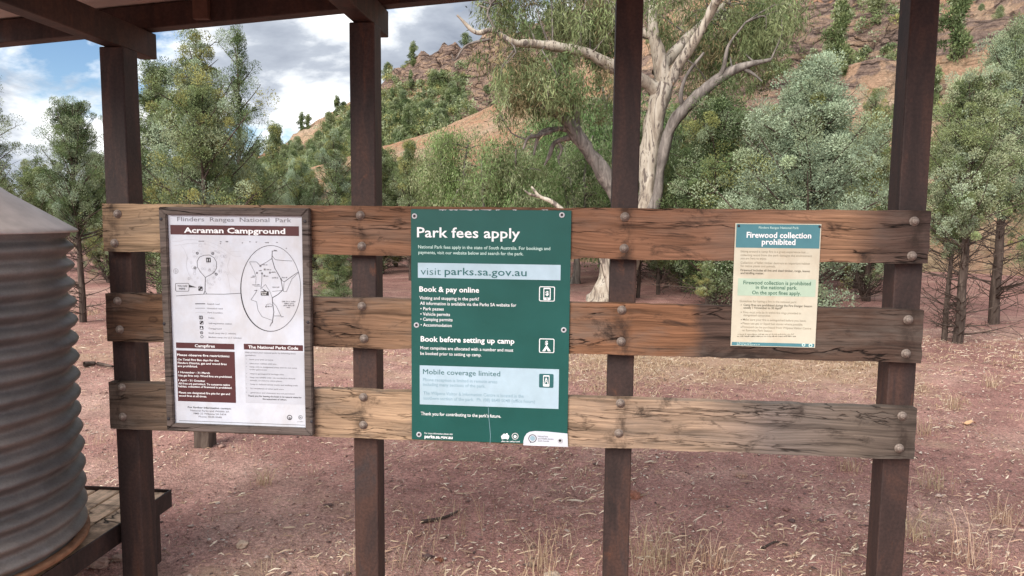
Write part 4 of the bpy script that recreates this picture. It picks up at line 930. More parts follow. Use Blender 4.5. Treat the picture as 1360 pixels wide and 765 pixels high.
class Sign:
    def __init__(s, root, y): s.root = root; s.y = y; s.layers = {}
    def pt(s, u, v): p = at(u, v, s.y); return p[0], p[2]
    def lay(s, name, mat, lift): 
        k = (name, mat.name, lift)
        if k not in s.layers: s.layers[k] = (Acc(), mat)
        return s.layers[k][0]
    def poly(s, name, mat, lift, pts):          # fan polygon from photo points, traced on the sign plane
        P_ = [s.pt(*p) for p in pts]; s.poly_w(name, mat, lift, P_)
    def poly_w(s, name, mat, lift, P_):
        a = s.lay(name, mat, lift); n = len(P_); c = (sum(p[0] for p in P_)/n, sum(p[1] for p in P_)/n)
        V = [(p[0], s.y-lift, p[1]) for p in P_]+[(c[0], s.y-lift, c[1])]
        area = sum(P_[i][0]*P_[(i+1) % n][1]-P_[(i+1) % n][0]*P_[i][1] for i in range(n))
        F = [(i, (i+1) % n, n) if area > 0 else ((i+1) % n, i, n) for i in range(n)]
        a.add(np.array(V), np.array(F))
    def rect(s, name, mat, lift, u0, v0, u1, v1):    # upright rectangle through two photo corners
        x0, z1 = s.pt(u0, v0); x1, z0 = s.pt(u1, v1); s.poly_w(name, mat, lift, [(x0, z0), (x1, z0), (x1, z1), (x0, z1)])
    def rrect(s, name, mat, lift, u0, v0, u1, v1, rpx):
        x0, z1 = s.pt(u0, v0); x1, z0 = s.pt(u1, v1); r = rpx*0.0029; P_ = []
        for cx, cz, a0 in ((x1-r, z1-r, 0), (x0+r, z1-r, 90), (x0+r, z0+r, 180), (x1-r, z0+r, 270)):
            for k in range(5): a = math.radians(a0+90*k/4); P_.append((cx+r*math.cos(a), cz+r*math.sin(a)))
        s.poly_w(name, mat, lift, P_)
    def line(s, name, mat, lift, pts, wpx, closed=False, taper=None):
        P_ = np.array([s.pt(*p) for p in pts]); 
        if closed: P_ = np.vstack([P_, P_[:1]])
        a = s.lay(name, mat, lift); w_ = wpx*0.0029/2
        for i in range(len(P_)-1):
            d = P_[i+1]-P_[i]; l = np.linalg.norm(d)
            if l < 1e-6: continue
            d /= l; nrm = np.array([-d[1], d[0]]); ww = w_ if taper is None else w_*taper[i]
            q = [P_[i]-d*ww*0.4-nrm*ww, P_[i+1]+d*ww*0.4-nrm*ww, P_[i+1]+d*ww*0.4+nrm*ww, P_[i]-d*ww*0.4+nrm*ww]
            a.add(np.array([(p[0], s.y-lift, p[1]) for p in q]), np.array([(0, 1, 2, 3)]))
    def disc(s, name, mat, lift, u, v, rpx, n=16):
        x, z = s.pt(u, v); r = rpx*0.0029; s.poly_w(name, mat, lift, [(x+r*math.cos(2*PI*k/n), z+r*math.sin(2*PI*k/n)) for k in range(n)])
    def ring(s, name, mat, lift, u, v, rpx, wpx, n=22): s.line(name, mat, lift, [(u+rpx*math.cos(2*PI*k/n), v+rpx*math.sin(2*PI*k/n)) for k in range(n)], wpx, True)
    def text(s, name, mat, lift, body, u0, v0, u1, cap, bold=0.0, v1=None):
        """body set from photo point (u0, v0) on the baseline to column u1, capitals cap photo pixels tall"""
        x0, z0 = s.pt(u0, v0); x1, _ = s.pt(u1, v0 if v1 is None else v1)
        cu = bpy.data.curves.new('setting', 'FONT'); cu.body = body; cu.size = 1.0; cu.resolution_u = 2; cu.offset = bold; cu.fill_mode = 'FRONT'
        o = bpy.data.objects.new('setting', cu); COL.objects.link(o)
        TEXTQ.append((s, s.lay(name, mat, lift), o, x0, z0, x1-x0, cap*0.0029, s.y-lift))
    def greek(s, name, mat, lift, u0, v0, u1, h, seed=0, w_=0.5):
        """an unreadable printed line: word-like runs of tiny strokes"""
        r = random.Random(seed+int(u0*7+v0*13)); u = u0
        while u < u1-h:
            n = r.randint(2, 7)
            for _ in range(n):
                if u > u1: break
                t = r.random(); hh = h*(0.65 if t < 0.7 else 1.0)
                s.line(name, mat, lift, [(u, v0), (u, v0-hh)], w_)
                if r.random() < 0.6: s.line(name, mat, lift, [(u, v0-hh*(0.05 if r.random() < 0.5 else 0.95)), (u+h*0.42, v0-hh*(0.05 if r.random() < 0.5 else 0.95))], w_)
                u += h*0.62
            u += h*0.55
    def done(s):
        for (name, mn, lift), (a, mat) in s.layers.items():
            if a.V: link(name, a.mesh(name, [mat]), s.root)
def flush_text():
    bpy.context.view_layer.update(); dg = bpy.context.evaluated_depsgraph_get()
    capref = None
    for q in TEXTQ:
        s, acc, o, x0, z0, wid, cap, y = q
        me = bpy.data.meshes.new_from_object(o.evaluated_get(dg))
        V = np.zeros(len(me.vertices)*3); me.vertices.foreach_get('co', V); V = V.reshape(-1, 3)
        me.calc_loop_triangles(); T = np.zeros(len(me.loop_triangles)*3, np.int32); me.loop_triangles.foreach_get('vertices', T); T = T.reshape(-1, 3)
        if len(V):
            lo, hi = V[:, 0].min(), V[:, 0].max(); sx = wid/(hi-lo); sy = cap/0.70
            W = np.stack([x0+(V[:, 0]-lo)*sx, np.full(len(V), y), z0+V[:, 1]*sy], 1)
            n0 = np.cross(W[T[0, 1]]-W[T[0, 0]], W[T[0, 2]]-W[T[0, 0]])
            acc.add(W, T if n0[1] < 0 else T[:, ::-1])
        bpy.data.meshes.remove(me); cu = o.data; bpy.data.objects.remove(o); bpy.data.curves.remove(cu)
    TEXTQ.clear()
def Z1(zx, zy): return 210+zx/4.781, 270+zy/4.781
def Z2(zx, zy): return 210+zx/4.5, 420+zy/4.5
def Z3(zx, zy): return 535+zx/4.5, 270+zy/4.5
def Z4(zx, zy): return 535+zx/4.5, 430+zy/4.5
def Z5(zx, zy): return 960+zx/4.135, 285+zy/4.135

def screw(parent, x, y, z, r, mat_head, hole=True, name='screw'):
    prof = [(r, 0.0), (r, -0.0012), (r*0.9, -0.0022), (r*0.5, -0.0022)]
    if hole: prof += [(r*0.45, -0.001), (0.0, -0.001)]
    else: prof += [(0.0, -0.0028)]
    V = []; F = []; n = 16
    for rr_, yy in prof:
        for k in range(n): a = 2*PI*k/n; V.append((x+rr_*math.cos(a), y+yy, z+rr_*math.sin(a)))
    for i in range(len(prof)-1):
        for k in range(n): F.append((i*n+k, (i+1)*n+k, (i+1)*n+(k+1) % n, i*n+(k+1) % n))
    me = np_mesh(name, np.array(V), np.array(F), [mat_head, INK_BLACK], midx=[1 if hole and i >= (len(prof)-3)*n else 0 for i in range((len(prof)-1)*n)])
    return link(name, me, parent)

# -- campground map sign
camp = empty('campground_sign', (0, 0, 0)); tag(camp, 'white campground map sign in weathered timber frame beside the left post', 'sign', 'park signs on the rails')
fx0, fx1, fz0, fz1, fw = -1.612, -1.015, 0.745, 1.627, 0.030
def frame_piece(pts):
    bm = bmesh.new(); f = [bm.verts.new((x, -0.030, z)) for x, z in pts]; k = [bm.verts.new((x, -0.0025, z)) for x, z in pts]
    bm.faces.new(f); bm.faces.new(k[::-1])
    for i in range(4): bm.faces.new((f[(i+1) % 4], f[i], k[i], k[(i+1) % 4]))
    bmesh.ops.recalc_face_normals(bm, faces=bm.faces); bmesh.ops.bevel(bm, geom=list(bm.edges), offset=0.003, segments=2, affect='EDGES')
    return bm
g_ = 0.0006
M_FV = mat_wood('sign_frame_upright_wood', [(-1.87, (104, 90, 82)), (1.24, (92, 82, 78))], 5.2, 0.9)
for pts in ([(fx0+g_, fz1), (fx0+fw, fz1-fw+g_), (fx1-fw, fz1-fw+g_), (fx1-g_, fz1)], [(fx0+g_, fz0), (fx1-g_, fz0), (fx1-fw, fz0+fw-g_), (fx0+fw, fz0+fw-g_)]):
    link('frame_rail', bm_mesh('frame_rail', frame_piece(pts), M_FRAMEWOOD), camp)
for pts in ([(fx0, fz0), (fx0+fw-g_, fz0+fw), (fx0+fw-g_, fz1-fw), (fx0, fz1)], [(fx1, fz0), (fx1, fz1), (fx1-fw+g_, fz1-fw), (fx1-fw+g_, fz0+fw)]):
    link('frame_stile', bm_mesh('frame_stile', frame_piece(pts), M_FRAMEWOOD), camp)
bm = bmesh.new(); bm_box(bm, fx0+0.02, fx1-0.02, -0.016, -0.008, fz0+0.02, fz1-0.02); link('panel', bm_mesh('panel', bm, WHITE), camp)
for u, v in ((214, 291), (405, 294), (218, 430), (409, 428), (224, 556), (414, 560)):
    p = at(u, v, -0.03); screw(camp, p[0], -0.0305, p[2], 0.006, INK_BLACK, False)
s = Sign(camp, -0.0160); A, Bb, Cc = 0.0006, 0.0012, 0.0018
s.text('park_name_text', INK_GREY, A, 'Flinders  Ranges  National  Park', *Z1(122, 113), Z1(847, 0)[0], 5.6, 0.004)
s.rect('title_band', INK_MAROON, A, *Z1(77, 137), *Z1(895, 208))
s.text('title_text', INK_WHITE, Bb, 'Acraman Campground', *Z1(165, 186), Z1(808, 0)[0], 6.9, 0.028)
mp = 'site_map'
def zl(pts, wpx, mat=INK_BLACK, Z=Z1, closed=False, lift=A, name=mp, taper=None): s.line(name, mat, lift, [Z(*p) for p in pts], wpx, closed, taper)
zl([(300, 470), (268, 435), (250, 405), (248, 370), (262, 342), (290, 330), (325, 328), (355, 345), (371, 372), (372, 410), (355, 440), (325, 458), (300, 470)], 0.55)
zl([(300, 470), (299, 520), (298, 555), (290, 576)], 0.8); zl([(298, 555), (308, 574)], 0.5); zl([(115, 588), (200, 582), (300, 576), (420, 577), (525, 571)], 0.6)
rnd = random.Random(4)
for pts in ([(90, 242), (140, 240), (170, 232), (230, 230), (300, 238), (360, 258), (410, 285), (440, 310), (480, 335), (525, 337)], [(150, 262), (190, 255), (260, 252), (330, 268), (390, 300), (440, 328)], [(100, 270), (140, 262), (165, 290), (185, 340), (178, 400), (195, 450), (220, 490)], [(460, 305), (525, 308)], [(455, 345), (440, 400), (452, 440), (480, 465), (500, 485)], [(440, 450), (450, 500), (462, 570)]):
    zl(pts, 0.35, INK_LIGHT)
for _ in range(46):
    a = rnd.random()*6.28; r = rnd.uniform(75, 140); x, y = 312+math.cos(a)*r, 400+math.sin(a)*r*1.05
    if y < 555: s.ring(mp, INK_LIGHT, A, *Z1(x, y), rnd.uniform(0.9, 2.0), 0.3, 9)
for _ in range(12): s.ring(mp, INK_LIGHT, A, *Z1(rnd.uniform(265, 360), rnd.uniform(370, 440)), rnd.uniform(0.8, 1.6), 0.3, 9)
for x, y in ((249, 317), (347, 319), (235, 410), (369, 450)): s.ring(mp, INK_BLACK, A, *Z1(x, y), 1.5, 0.7, 12); s.disc(mp, INK_GREY, A, *Z1(x, y), 0.7, 8)
def icon(x, y, h, Z):
    (u0, v0), (u1, v1) = Z(x-h, y-h), Z(x+h, y+h); s.rrect('map_symbol', INK_BLACK, A, u0, v0, u1, v1, 0.6)
icon(320, 360, 15, Z1); s.rect('map_symbol', WHITE, Bb, *Z1(311, 352), *Z1(316, 369)); s.rect('map_symbol', WHITE, Bb, *Z1(324, 352), *Z1(329, 369))
s.ring(mp, INK_GREY, A, *Z1(113, 430), 3.2, 0.4, 16); zl([(113, 418), (113, 444)], 0.5, INK_GREY); zl([(102, 430), (124, 430)], 0.4, INK_GREY)
zl([(114, 508), (192, 508), (196, 514), (196, 552), (192, 558), (116, 558), (111, 552), (111, 514)], 0.6, INK_BLACK, Z1, True)
s.text('map_text', INK_BLACK, A, 'YOU ARE', *Z1(123, 530), Z1(186, 0)[0], 2.6, 0.01); s.text('map_text', INK_BLACK, A, 'HERE', *Z1(134, 548), Z1(173, 0)[0], 2.6, 0.01)
s.poly(mp, INK_BLACK, A, [Z1(196, 517), Z1(246, 534), Z1(196, 534)])
icon(269, 542, 14, Z1); s.poly('map_symbol', WHITE, Bb, [Z1(259, 534), Z1(268, 534), Z1(259, 544)]); s.poly('map_symbol', WHITE, Bb, [Z1(280, 540), Z1(280, 552), Z1(268, 552)])
for k, (x0, x1, y) in enumerate([(258, 290, 243), (430, 455, 246), (394, 402, 246), (394, 400, 258), (533, 546, 254), (680, 712, 252), (750, 760, 250), (580, 590, 246), (620, 628, 248), (812, 820, 288)]): s.greek('map_text', INK_GREY, A, *Z1(x0, y), Z1(x1, y)[0], 1.2, k)
# location map in its oval
cxo, cyo, rxo, ryo = 359.6, 383, 39.8, 57.0
n = 60; oval = [(cxo+rxo*math.cos(2*PI*k/n), cyo+ryo*math.sin(2*PI*k/n)) for k in range(n)]
tp = [1.0+1.6*max(0, math.cos(2*PI*(k+.5)/n-2.55))**2 for k in range(n)]
s.line('oval_outline', INK_BLACK, A, oval, 0.6, True, tp)
lm = 'location_map'
for pts, wv in (([(725, 302), (723, 350), (740, 410), (780, 480), (792, 550), (760, 580), (725, 600), (728, 640), (735, 690), (725, 760)], 0.8), ([(724, 350), (690, 372), (650, 395)], 0.5), ([(580, 372), (625, 372), (650, 398)], 0.5), ([(580, 372), (610, 430), (622, 470), (620, 510)], 0.4), ([(725, 335), (745, 358), (800, 364), (852, 366)], 0.5), ([(780, 482), (800, 500), (840, 470), (892, 435)], 0.6), ([(892, 440), (850, 480), (815, 560), (795, 560), (800, 505)], 0.4), ([(660, 440), (658, 500), (652, 545)], 0.5), ([(655, 540), (682, 515), (712, 565), (725, 600)], 0.4), ([(625, 560), (590, 612), (625, 625), (635, 680), (660, 720), (722, 742)], 0.45), ([(730, 630), (752, 655), (780, 715), (738, 715)], 0.5), ([(685, 657), (690, 642), (712, 638), (728, 650)], 0.4), ([(612, 526), (650, 526)], 0.4), ([(725, 303), (758, 303)], 0.4), ([(725, 560), (790, 552)], 0.35)): zl(pts, wv, INK_BLACK, Z1, name=lm)
zl([(688, 0), (684, 30), (668, 60)], 0.6, INK_BLACK, Z2, name=lm)
for x, y in ((650, 398), (677, 420), (628, 442), (660, 445), (710, 440), (675, 460)): s.rect('map_symbol', INK_GREY, A, *Z1(x-6, y-6), *Z1(x+6, y+6))
for x, y in ((780, 480), (685, 657)): s.disc('map_symbol', INK_BLACK, A, *Z1(x, y), 1.0, 8)
s.rect('map_symbol', INK_BLACK, A, *Z1(652, 558), *Z1(703, 586)); s.greek('map_text', INK_WHITE, Bb, *Z1(657, 569), Z1(700, 0)[0], 1.4); s.greek('map_text', INK_WHITE, Bb, *Z1(660, 580), Z1(695, 0)[0], 1.4); s.poly('map_symbol', INK_BLACK, A, [Z1(660, 540), Z1(690, 559), Z1(675, 559)])
for k, (x0, x1, y) in enumerate([(735, 760, 301), (665, 695, 393), (690, 720, 424), (720, 748, 440), (600, 622, 465), (590, 612, 472), (685, 700, 465), (725, 770, 476), (788, 822, 474), (728, 770, 535), (600, 650, 520), (612, 640, 556), (695, 722, 658), (782, 798, 722), (640, 660, 430)]): s.greek('map_text', INK_GREY, A, *Z1(x0, y), Z1(x1, y)[0], 1.3, k)
for k, (x0, x1, y) in enumerate([(788, 880, 627), (802, 868, 640), (798, 872, 652), (818, 850, 664)]): s.greek('map_text', INK_GREY, A, *Z1(x0, y), Z1(x1, y)[0], 1.5, k)
# legend
zl([(237, 638), (298, 638)], 1.0, name='legend'); zl([(237, 666), (298, 666)], 0.6, INK_GREY, name='legend'); zl([(237, 693), (298, 693)], 0.5, INK_LIGHT, name='legend')
LT = 'legend_text'
for body, x0, x1, y in (('Sealed road', 312, 390, 643), ('Unsealed road', 312, 410, 671), ('Park boundary', 315, 410, 698), ('Toilets', 318, 357, 732)): s.text(LT, INK_GREY, A, body, *Z1(x0, y), Z1(x1, 0)[0], 2.0, 0.005)
icon(272, 725, 12, Z1); s.rect('map_symbol', WHITE, Bb, *Z1(265, 718), *Z1(269, 732)); s.rect('map_symbol', WHITE, Bb, *Z1(275, 718), *Z1(279, 732))
icon(260, 38, 11, Z2); s.poly('map_symbol', WHITE, Bb, [Z2(252, 31), Z2(259, 31), Z2(252, 40)]); s.poly('map_symbol', WHITE, Bb, [Z2(268, 36), Z2(268, 46), Z2(259, 46)])
icon(260, 69, 11, Z2); s.poly('map_symbol', WHITE, Bb, [Z2(260, 61), Z2(268, 77), Z2(252, 77)])
s.ring('map_symbol', INK_BLACK, A, *Z2(260, 98), 1.7, 0.7, 12); s.disc('map_symbol', INK_GREY, A, *Z2(260, 98), 0.9, 8); s.ring('map_symbol', INK_BLACK, A, *Z2(262, 122), 1.7, 0.6, 12)
for body, x0, x1, y in (('Self-registration station', 302, 440, 46), ('Campground', 302, 380, 77), ('Small camp site (1 vehicle)', 302, 465, 104), ('Medium camp site (2-3 vehicles)', 302, 498, 129)): s.text(LT, INK_GREY, A, body, *Z2(x0, y), Z2(x1, 0)[0], 2.0, 0.005)
# campfires box
s.rect('campfires_band', INK_MAROON, A, *Z2(107, 156), *Z2(456, 199)); s.text('campfires_text', INK_WHITE, Bb, 'Campfires', *Z2(220, 184), Z2(340, 0)[0], 3.9, 0.02)
s.rect('campfires_box', INK_MAROON, A, *Z2(109, 203), *Z2(466, 518))
for body, x0, x1, y, c in (('Please observe fire restrictions:', 115, 428, 236, 3.0), ('On Total Fire Ban days for the', 118, 363, 263, 2.6), ('Flinders District, gas and wood fires', 118, 410, 283, 2.6), ('are prohibited.', 118, 237, 302, 2.6), ('1 November - 31 March', 122, 310, 339, 2.6), ('Use gas fires only. Wood fires are prohibited.', 122, 443, 358, 2.6), ('1 April - 31 October', 122, 283, 387, 2.6), ('All fires are permitted. To conserve native', 122, 430, 406, 2.6), ('habitat, collection of firewood is prohibited.', 122, 443, 423, 2.6), ('Please use designated fire pits for gas and', 125, 430, 460, 2.6), ('wood fires at all times.', 125, 292, 479, 2.6)):
    s.text('campfires_text', INK_WHITE, Bb, body, *Z2(x0, y), Z2(x1, 0)[0], c, 0.022)
# parks code box
s.rect('parks_code_band', INK_MAROON, A, *Z2(512, 164), *Z2(866, 208)); s.text('parks_code_text', INK_WHITE, Bb, 'The National Parks Code', *Z2(540, 191), Z2(838, 0)[0], 3.8, 0.02)
s.rect('parks_code_box', GREYBOX, A, *Z2(516, 207), *Z2(877, 528))
for body, x0, x1, y, bo in (('Help protect your national parks by following these', 522, 823, 219, 0), ('guidelines:', 522, 585, 236, 0), ('leave your pets at home', 547, 688, 261, 1), ('take your rubbish with you', 547, 707, 285, 1), ('camp only in designated areas and do not camp', 547, 830, 305, 1), ('under gum trees', 547, 650, 321, 0), ('respect geological & heritage sites', 550, 752, 346, 1), ('keep our wildlife wild - do not feed or disturb', 550, 820, 368, 1), ('animals, or remove native plants', 550, 740, 386, 0), ('keep to defined vehicle tracks and walking trails', 553, 835, 409, 1), ('be considerate of other park users', 553, 752, 434, 1), ('generators and chainsaws are not permitted', 553, 815, 459, 1)):
    s.text('parks_code_text', INK_GREY, Bb, body, *Z2(x0, y), Z2(x1, 0)[0], 1.9, 0.004)
    if bo: s.disc('parks_code_text', INK_GREY, Bb, *Z2(528, y-5), 0.45, 6)
s.text('parks_code_text', INK_BLACK, Bb, 'Thank you for leaving the bush in its natural state for', *Z2(538, 479), Z2(858, 0)[0], 2.1, 0.012); s.text('parks_code_text', INK_BLACK, Bb, 'the enjoyment of others.', *Z2(625, 498), Z2(770, 0)[0], 2.1, 0.012)
s.text('contact_text', INK_BLACK, A, 'For further information contact:', *Z2(178, 548), Z2(437, 0)[0], 2.5, 0.014)
for body, x0, x1, y in (('National Parks and Wildlife SA', 193, 425, 567), ('PMB 22 Wilpena SA 5434', 213, 407, 585), ('Phone: 8648 0048', 243, 380, 604)): s.text('contact_text', INK_GREY, A, body, *Z2(x0, y), Z2(x1, 0)[0], 2.4, 0.006)
s.ring('logo', INK_BLACK, A, *Z2(786, 605), 3.0, 0.9); s.disc('logo', INK_GREY, A, *Z2(786, 609), 1.7, 12); s.ring('logo', INK_BLACK, A, *Z2(851, 604), 2.4, 0.5); s.poly('logo', INK_GREY, A, [Z2(846, 598), Z2(857, 604), Z2(846, 611)])
s.greek('contact_text', INK_LIGHT, A, *Z2(832, 632), Z2(875, 0)[0], 1.2)
s.rect('bottom_bar', INK_BLACK, A, *Z2(125, 622), *Z2(877, 652)); s.rect('bottom_bar', WHITE, Bb, *Z2(120, 634), *Z2(885, 662))
SIGNS = [s]

# -- park fees sign
fees = empty('park_fees_sign', (0, 0, 0)); tag(fees, 'large green park fees sign between the second and third posts', 'sign', 'park signs on the rails')
bm = bmesh.new(); bm_box(bm, -0.6285, -0.0275, -0.0075, -0.0035, 0.7405, 1.6275, 0.0008, 1); link('panel', bm_mesh('panel', bm, GREEN), fees)
s = Sign(fees, -0.0076)
s.text('title_text', INK_WHITE, A, 'Park fees apply', *Z3(85, 202), Z3(700, 0)[0], 13.0, 0.012)
for body, x0, x1, y in (('National Park fees apply in the state of South Australia. For bookings and', 92, 881, 269), ('payments, visit our website below and search for the park.', 93, 720, 302)): s.text('intro_text', INK_PALE, A, body, *Z3(x0, y), Z3(x1, 0)[0], 4.2, 0.006)
s.rect('website_box', PALEBLUE, A, *Z3(90, 355), *Z3(942, 460))
s.text('visit_word', INK_TEAL, Bb, 'visit', *Z3(107, 427), Z3(228, 0)[0], 9.6, -0.008); s.text('website_text', INK_TEAL, Bb, 'parks.sa.gov.au', *Z3(250, 427), Z3(740, 0)[0], 9.6, 0.006)
s.text('booking_heading', INK_WHITE, A, 'Book & pay online', *Z3(99, 527), Z3(456, 0)[0], 6.8, 0.020)
for body, x0, x1, y in (('Visiting and stopping in the park?', 99, 455, 574), ('All information is available via the Parks SA website for', 103, 678, 606), ('• Park passes', 105, 245, 638), ('• Vehicle permits', 105, 282, 670), ('• Camping permits', 105, 297, 701), ('• Accommodation', 107, 292, 735)): s.text('booking_text', INK_WHITE, A, body, *Z3(x0, y), Z3(x1, 0)[0], 4.2, 0.008)
def icon_box(Z, x0, y0, x1, y1, outer, inner):
    (u0, v0), (u1, v1) = Z(x0, y0), Z(x1, y1); s.rrect('symbol_box', outer, A, u0, v0, u1, v1, 2.0)
    if inner: (u0, v0), (u1, v1) = Z(x0+5, y0+5), Z(x1-5, y1-5); s.rrect('symbol_box', inner, Bb, u0, v0, u1, v1, 1.2)
icon_box(Z3, 815, 496, 908, 587, INK_WHITE, GREEN)
s.rrect('symbol', INK_WHITE, Cc, *Z3(841, 505), *Z3(883, 579), 1.2); s.rect('symbol', GREEN, 0.0024, *Z3(846, 512), *Z3(878, 563)); s.text('symbol', INK_WHITE, 0.003, '$', *Z3(853, 549), Z3(872, 0)[0], 5.4, 0.03); s.disc('symbol', GREEN, 0.0024, *Z3(862, 571), 0.9, 10)
s.text('camp_heading', INK_WHITE, A, 'Book before setting up camp', *Z4(107, 105), Z4(667, 0)[0], 7.0, 0.020)
for body, x0, x1, y in (('Most campsites are allocated with a number and must', 105, 660, 152), ('be booked prior to setting up camp.', 105, 470, 185)): s.text('camp_text', INK_WHITE, A, body, *Z4(x0, y), Z4(x1, 0)[0], 4.2, 0.008)
icon_box(Z4, 815, 87, 905, 175, INK_WHITE, GREEN)
s.text('symbol', INK_WHITE, Cc, '$', *Z4(850, 124), Z4(868, 0)[0], 5.0, 0.03); s.poly('symbol', INK_WHITE, Cc, [Z4(859, 126), Z4(885, 164), Z4(833, 164)]); s.poly('symbol', GREEN, 0.0024, [Z4(859, 146), Z4(867, 164), Z4(851, 164)])
x0, z1 = s.pt(*Z4(101, 248)); x1, _ = s.pt(*Z4(934, 268)); _, z0 = s.pt(*Z4(101, 481)); s.poly_w('coverage_box', PALEBLUE, A, [(x0, z0), (x1, z0), (x1, z1), (x0, z1)])
s.text('coverage_text', INK_TEAL, Bb, 'Mobile coverage limited', *Z4(121, 300), Z4(582, 0)[0], 6.8, 0.0)
for body, x0, x1, y in (('Phone reception is limited in remote areas', 121, 565, 342), ('including many sections of the park.', 121, 493, 370), ('The Wilpena Visitor & Information Centre is located in the', 123, 722, 422), ('southern section of the park.  Ph. (08) 8648 0048 (office hours)', 123, 790, 452)): s.text('coverage_text', INK_FADED, Bb, body, *Z4(x0, y), Z4(x1, 0)[0], 4.4, 0.004)
(u0, v0), (u1, v1) = Z4(815, 298), Z4(900, 383); s.rrect('symbol_box', INK_TEAL, Bb, u0, v0, u1, v1, 1.6); s.rrect('symbol', INK_WHITE, Cc, *Z4(839, 307), *Z4(876, 375), 1.0); s.rect('symbol', INK_TEAL, 0.0024, *Z4(843, 314), *Z4(872, 361)); s.line('symbol', INK_WHITE, 0.003, [Z4(848, 358), Z4(857, 320), Z4(867, 358)], 1.0); s.line('symbol', INK_WHITE, 0.003, [Z4(851, 344), Z4(864, 344)], 0.8)
s.text('closing_text', INK_WHITE, A, "Thank you for contributing to the park's future.", *Z4(108, 545), Z4(587, 0)[0], 4.4, 0.008)
s.text('web_caption', INK_WHITE, A, 'For more information please visit', *Z4(130, 658), Z4(298, 0)[0], 2.2, 0.01); s.text('web_address', INK_WHITE, A, 'parks.sa.gov.au', *Z4(130, 682), Z4(298, 0)[0], 4.4, 0.03)
s.poly('logo', INK_WHITE, A, [Z4(587, 672), Z4(598, 662), Z4(605, 656), Z4(614, 660), Z4(618, 655), Z4(626, 654), Z4(628, 662), Z4(636, 670), Z4(634, 684), Z4(626, 692), Z4(616, 686), Z4(604, 688), Z4(592, 690)]); s.greek('logo', INK_WHITE, A, *Z4(590, 706), Z4(632, 0)[0], 1.6)
s.ring('logo', INK_WHITE, A, *Z4(671, 672), 4.0, 1.0); s.disc('logo', INK_WHITE, A, *Z4(671, 674), 2.0, 12); s.greek('logo', INK_WHITE, A, *Z4(640, 707), Z4(702, 0)[0], 1.6, 3)
s.poly('service_badge', WHITE, A, [Z4(720, 726), Z4(721, 700), Z4(727, 676), Z4(740, 656), Z4(758, 645), Z4(790, 641), Z4(860, 644), Z4(984, 656), Z4(987, 736)])
s.ring('badge_emblem', INK_BLACK, Bb, *Z4(775, 685), 5.0, 0.9); s.disc('badge_emblem', INK_FADED, Bb, *Z4(775, 684), 3.4, 14); s.poly('badge_emblem', INK_BLACK, Bb, [Z4(762, 704), Z4(770, 708), Z4(760, 712)])
for body, x0, x1, y in (('National Parks', 807, 868, 676), ('and Wildlife Service', 807, 900, 690), ('South Australia', 807, 874, 703)): s.text('badge_text', INK_GREY, Bb, body, *Z4(x0, y), Z4(x1, 0)[0], 2.2, 0.008)
# chipped paint along the top edge and a hair scratch
rnd = random.Random(9)
for a0, a1 in ((215, 262), (275, 330), (338, 420), (430, 455), (465, 530), (555, 582), (655, 680), (830, 868)):
    top = [(a0+(a1-a0)*k/6, 37.5+0.0*k) for k in range(7)]; low = [(a0+(a1-a0)*k/6, 39+rnd.random()*6*(1 if 0 < k < 6 else 0)) for k in range(7)][::-1]
    P_ = top+low
    for k in range(6): s.poly('chipped_paint', INK_LIGHT, A, [Z3(*top[k]), Z3(*top[k+1]), Z3(*low[5-k]), Z3(*low[6-k])])
s.line('scratch', INK_FADED, A, [Z4(511, 500), Z4(514, 560), Z4(520, 620), Z4(524, 670), Z4(521, 716)], 0.45)
SIGNS.append(s)
for q in (Z3(70, 77), Z3(951, 70), Z3(82, 728), Z3(962, 757), Z4(97, 662), Z4(940, 698)):
    p = at(*q, -0.008); screw(fees, p[0], -0.0078, p[2], 0.0105, M_GROM if 'M_GROM' in globals() else INK_LIGHT, True, 'grommet')

# -- firewood sign
fire = empty('firewood_sign', (0, 0, 0)); tag(fire, 'small cream firewood sign with teal header between third and right posts', 'sign', 'park signs on the rails')
bm = bmesh.new(); bm_box(bm, 0.5635, 0.8640, -0.0065, -0.0035, 1.1385, 1.5875, 0.0008, 1); link('panel', bm_mesh('panel', bm, CREAM), fire)
s = Sign(fire, -0.0066)
x0, z1 = s.pt(*Z5(80, 55)); x1, _ = s.pt(*Z5(543, 55)); _, z0 = s.pt(*Z5(80, 181)); s.poly_w('header_band', INK_HEAD, A, [(0.5675, z0), (0.860, z0), (0.860, 1.5845), (0.5675, 1.5845)])
s.text('park_name_text', INK_PALE, Bb, 'Flinders Ranges National Park', *Z5(197, 77), Z5(416, 0)[0], 2.8, 0.005); s.text('heading_text', INK_WHITE, Bb, 'Firewood collection', *Z5(130, 126), Z5(485, 0)[0], 7.0, 0.024); s.text('heading_text', INK_WHITE, Bb, 'prohibited', *Z5(213, 164), Z5(398, 0)[0], 7.0, 0.024)
for body, x0, x1, y in (('Sitting around a camp fire is a great experience but ...', 97, 470, 207), ('collecting wood from the park damages the environment', 97, 490, 227), ('you are here to enjoy.', 97, 240, 245), ('Collection of fallen timber destroys an important habitat', 97, 478, 269), ('for native plants and animals.', 97, 290, 287), ('Guidelines for having a fire in the national park:', 92, 405, 480), ('Fires must only be lit within fire rings provided in', 112, 428, 541), ('designated campsites.', 112, 262, 557), ('Make sure your fire is extinguished before you leave.', 110, 458, 581), ('Please use gas or liquid fuel stoves where possible.', 108, 440, 602), ('Firewood can be purchased from Wilpena Visitor Centre', 107, 485, 622), ('or Rawnsley Park Station.', 107, 272, 640)): s.text('body_text', INK_TAUPE, A, body, *Z5(x0, y), Z5(x1, 0)[0], 2.7, 0.004)
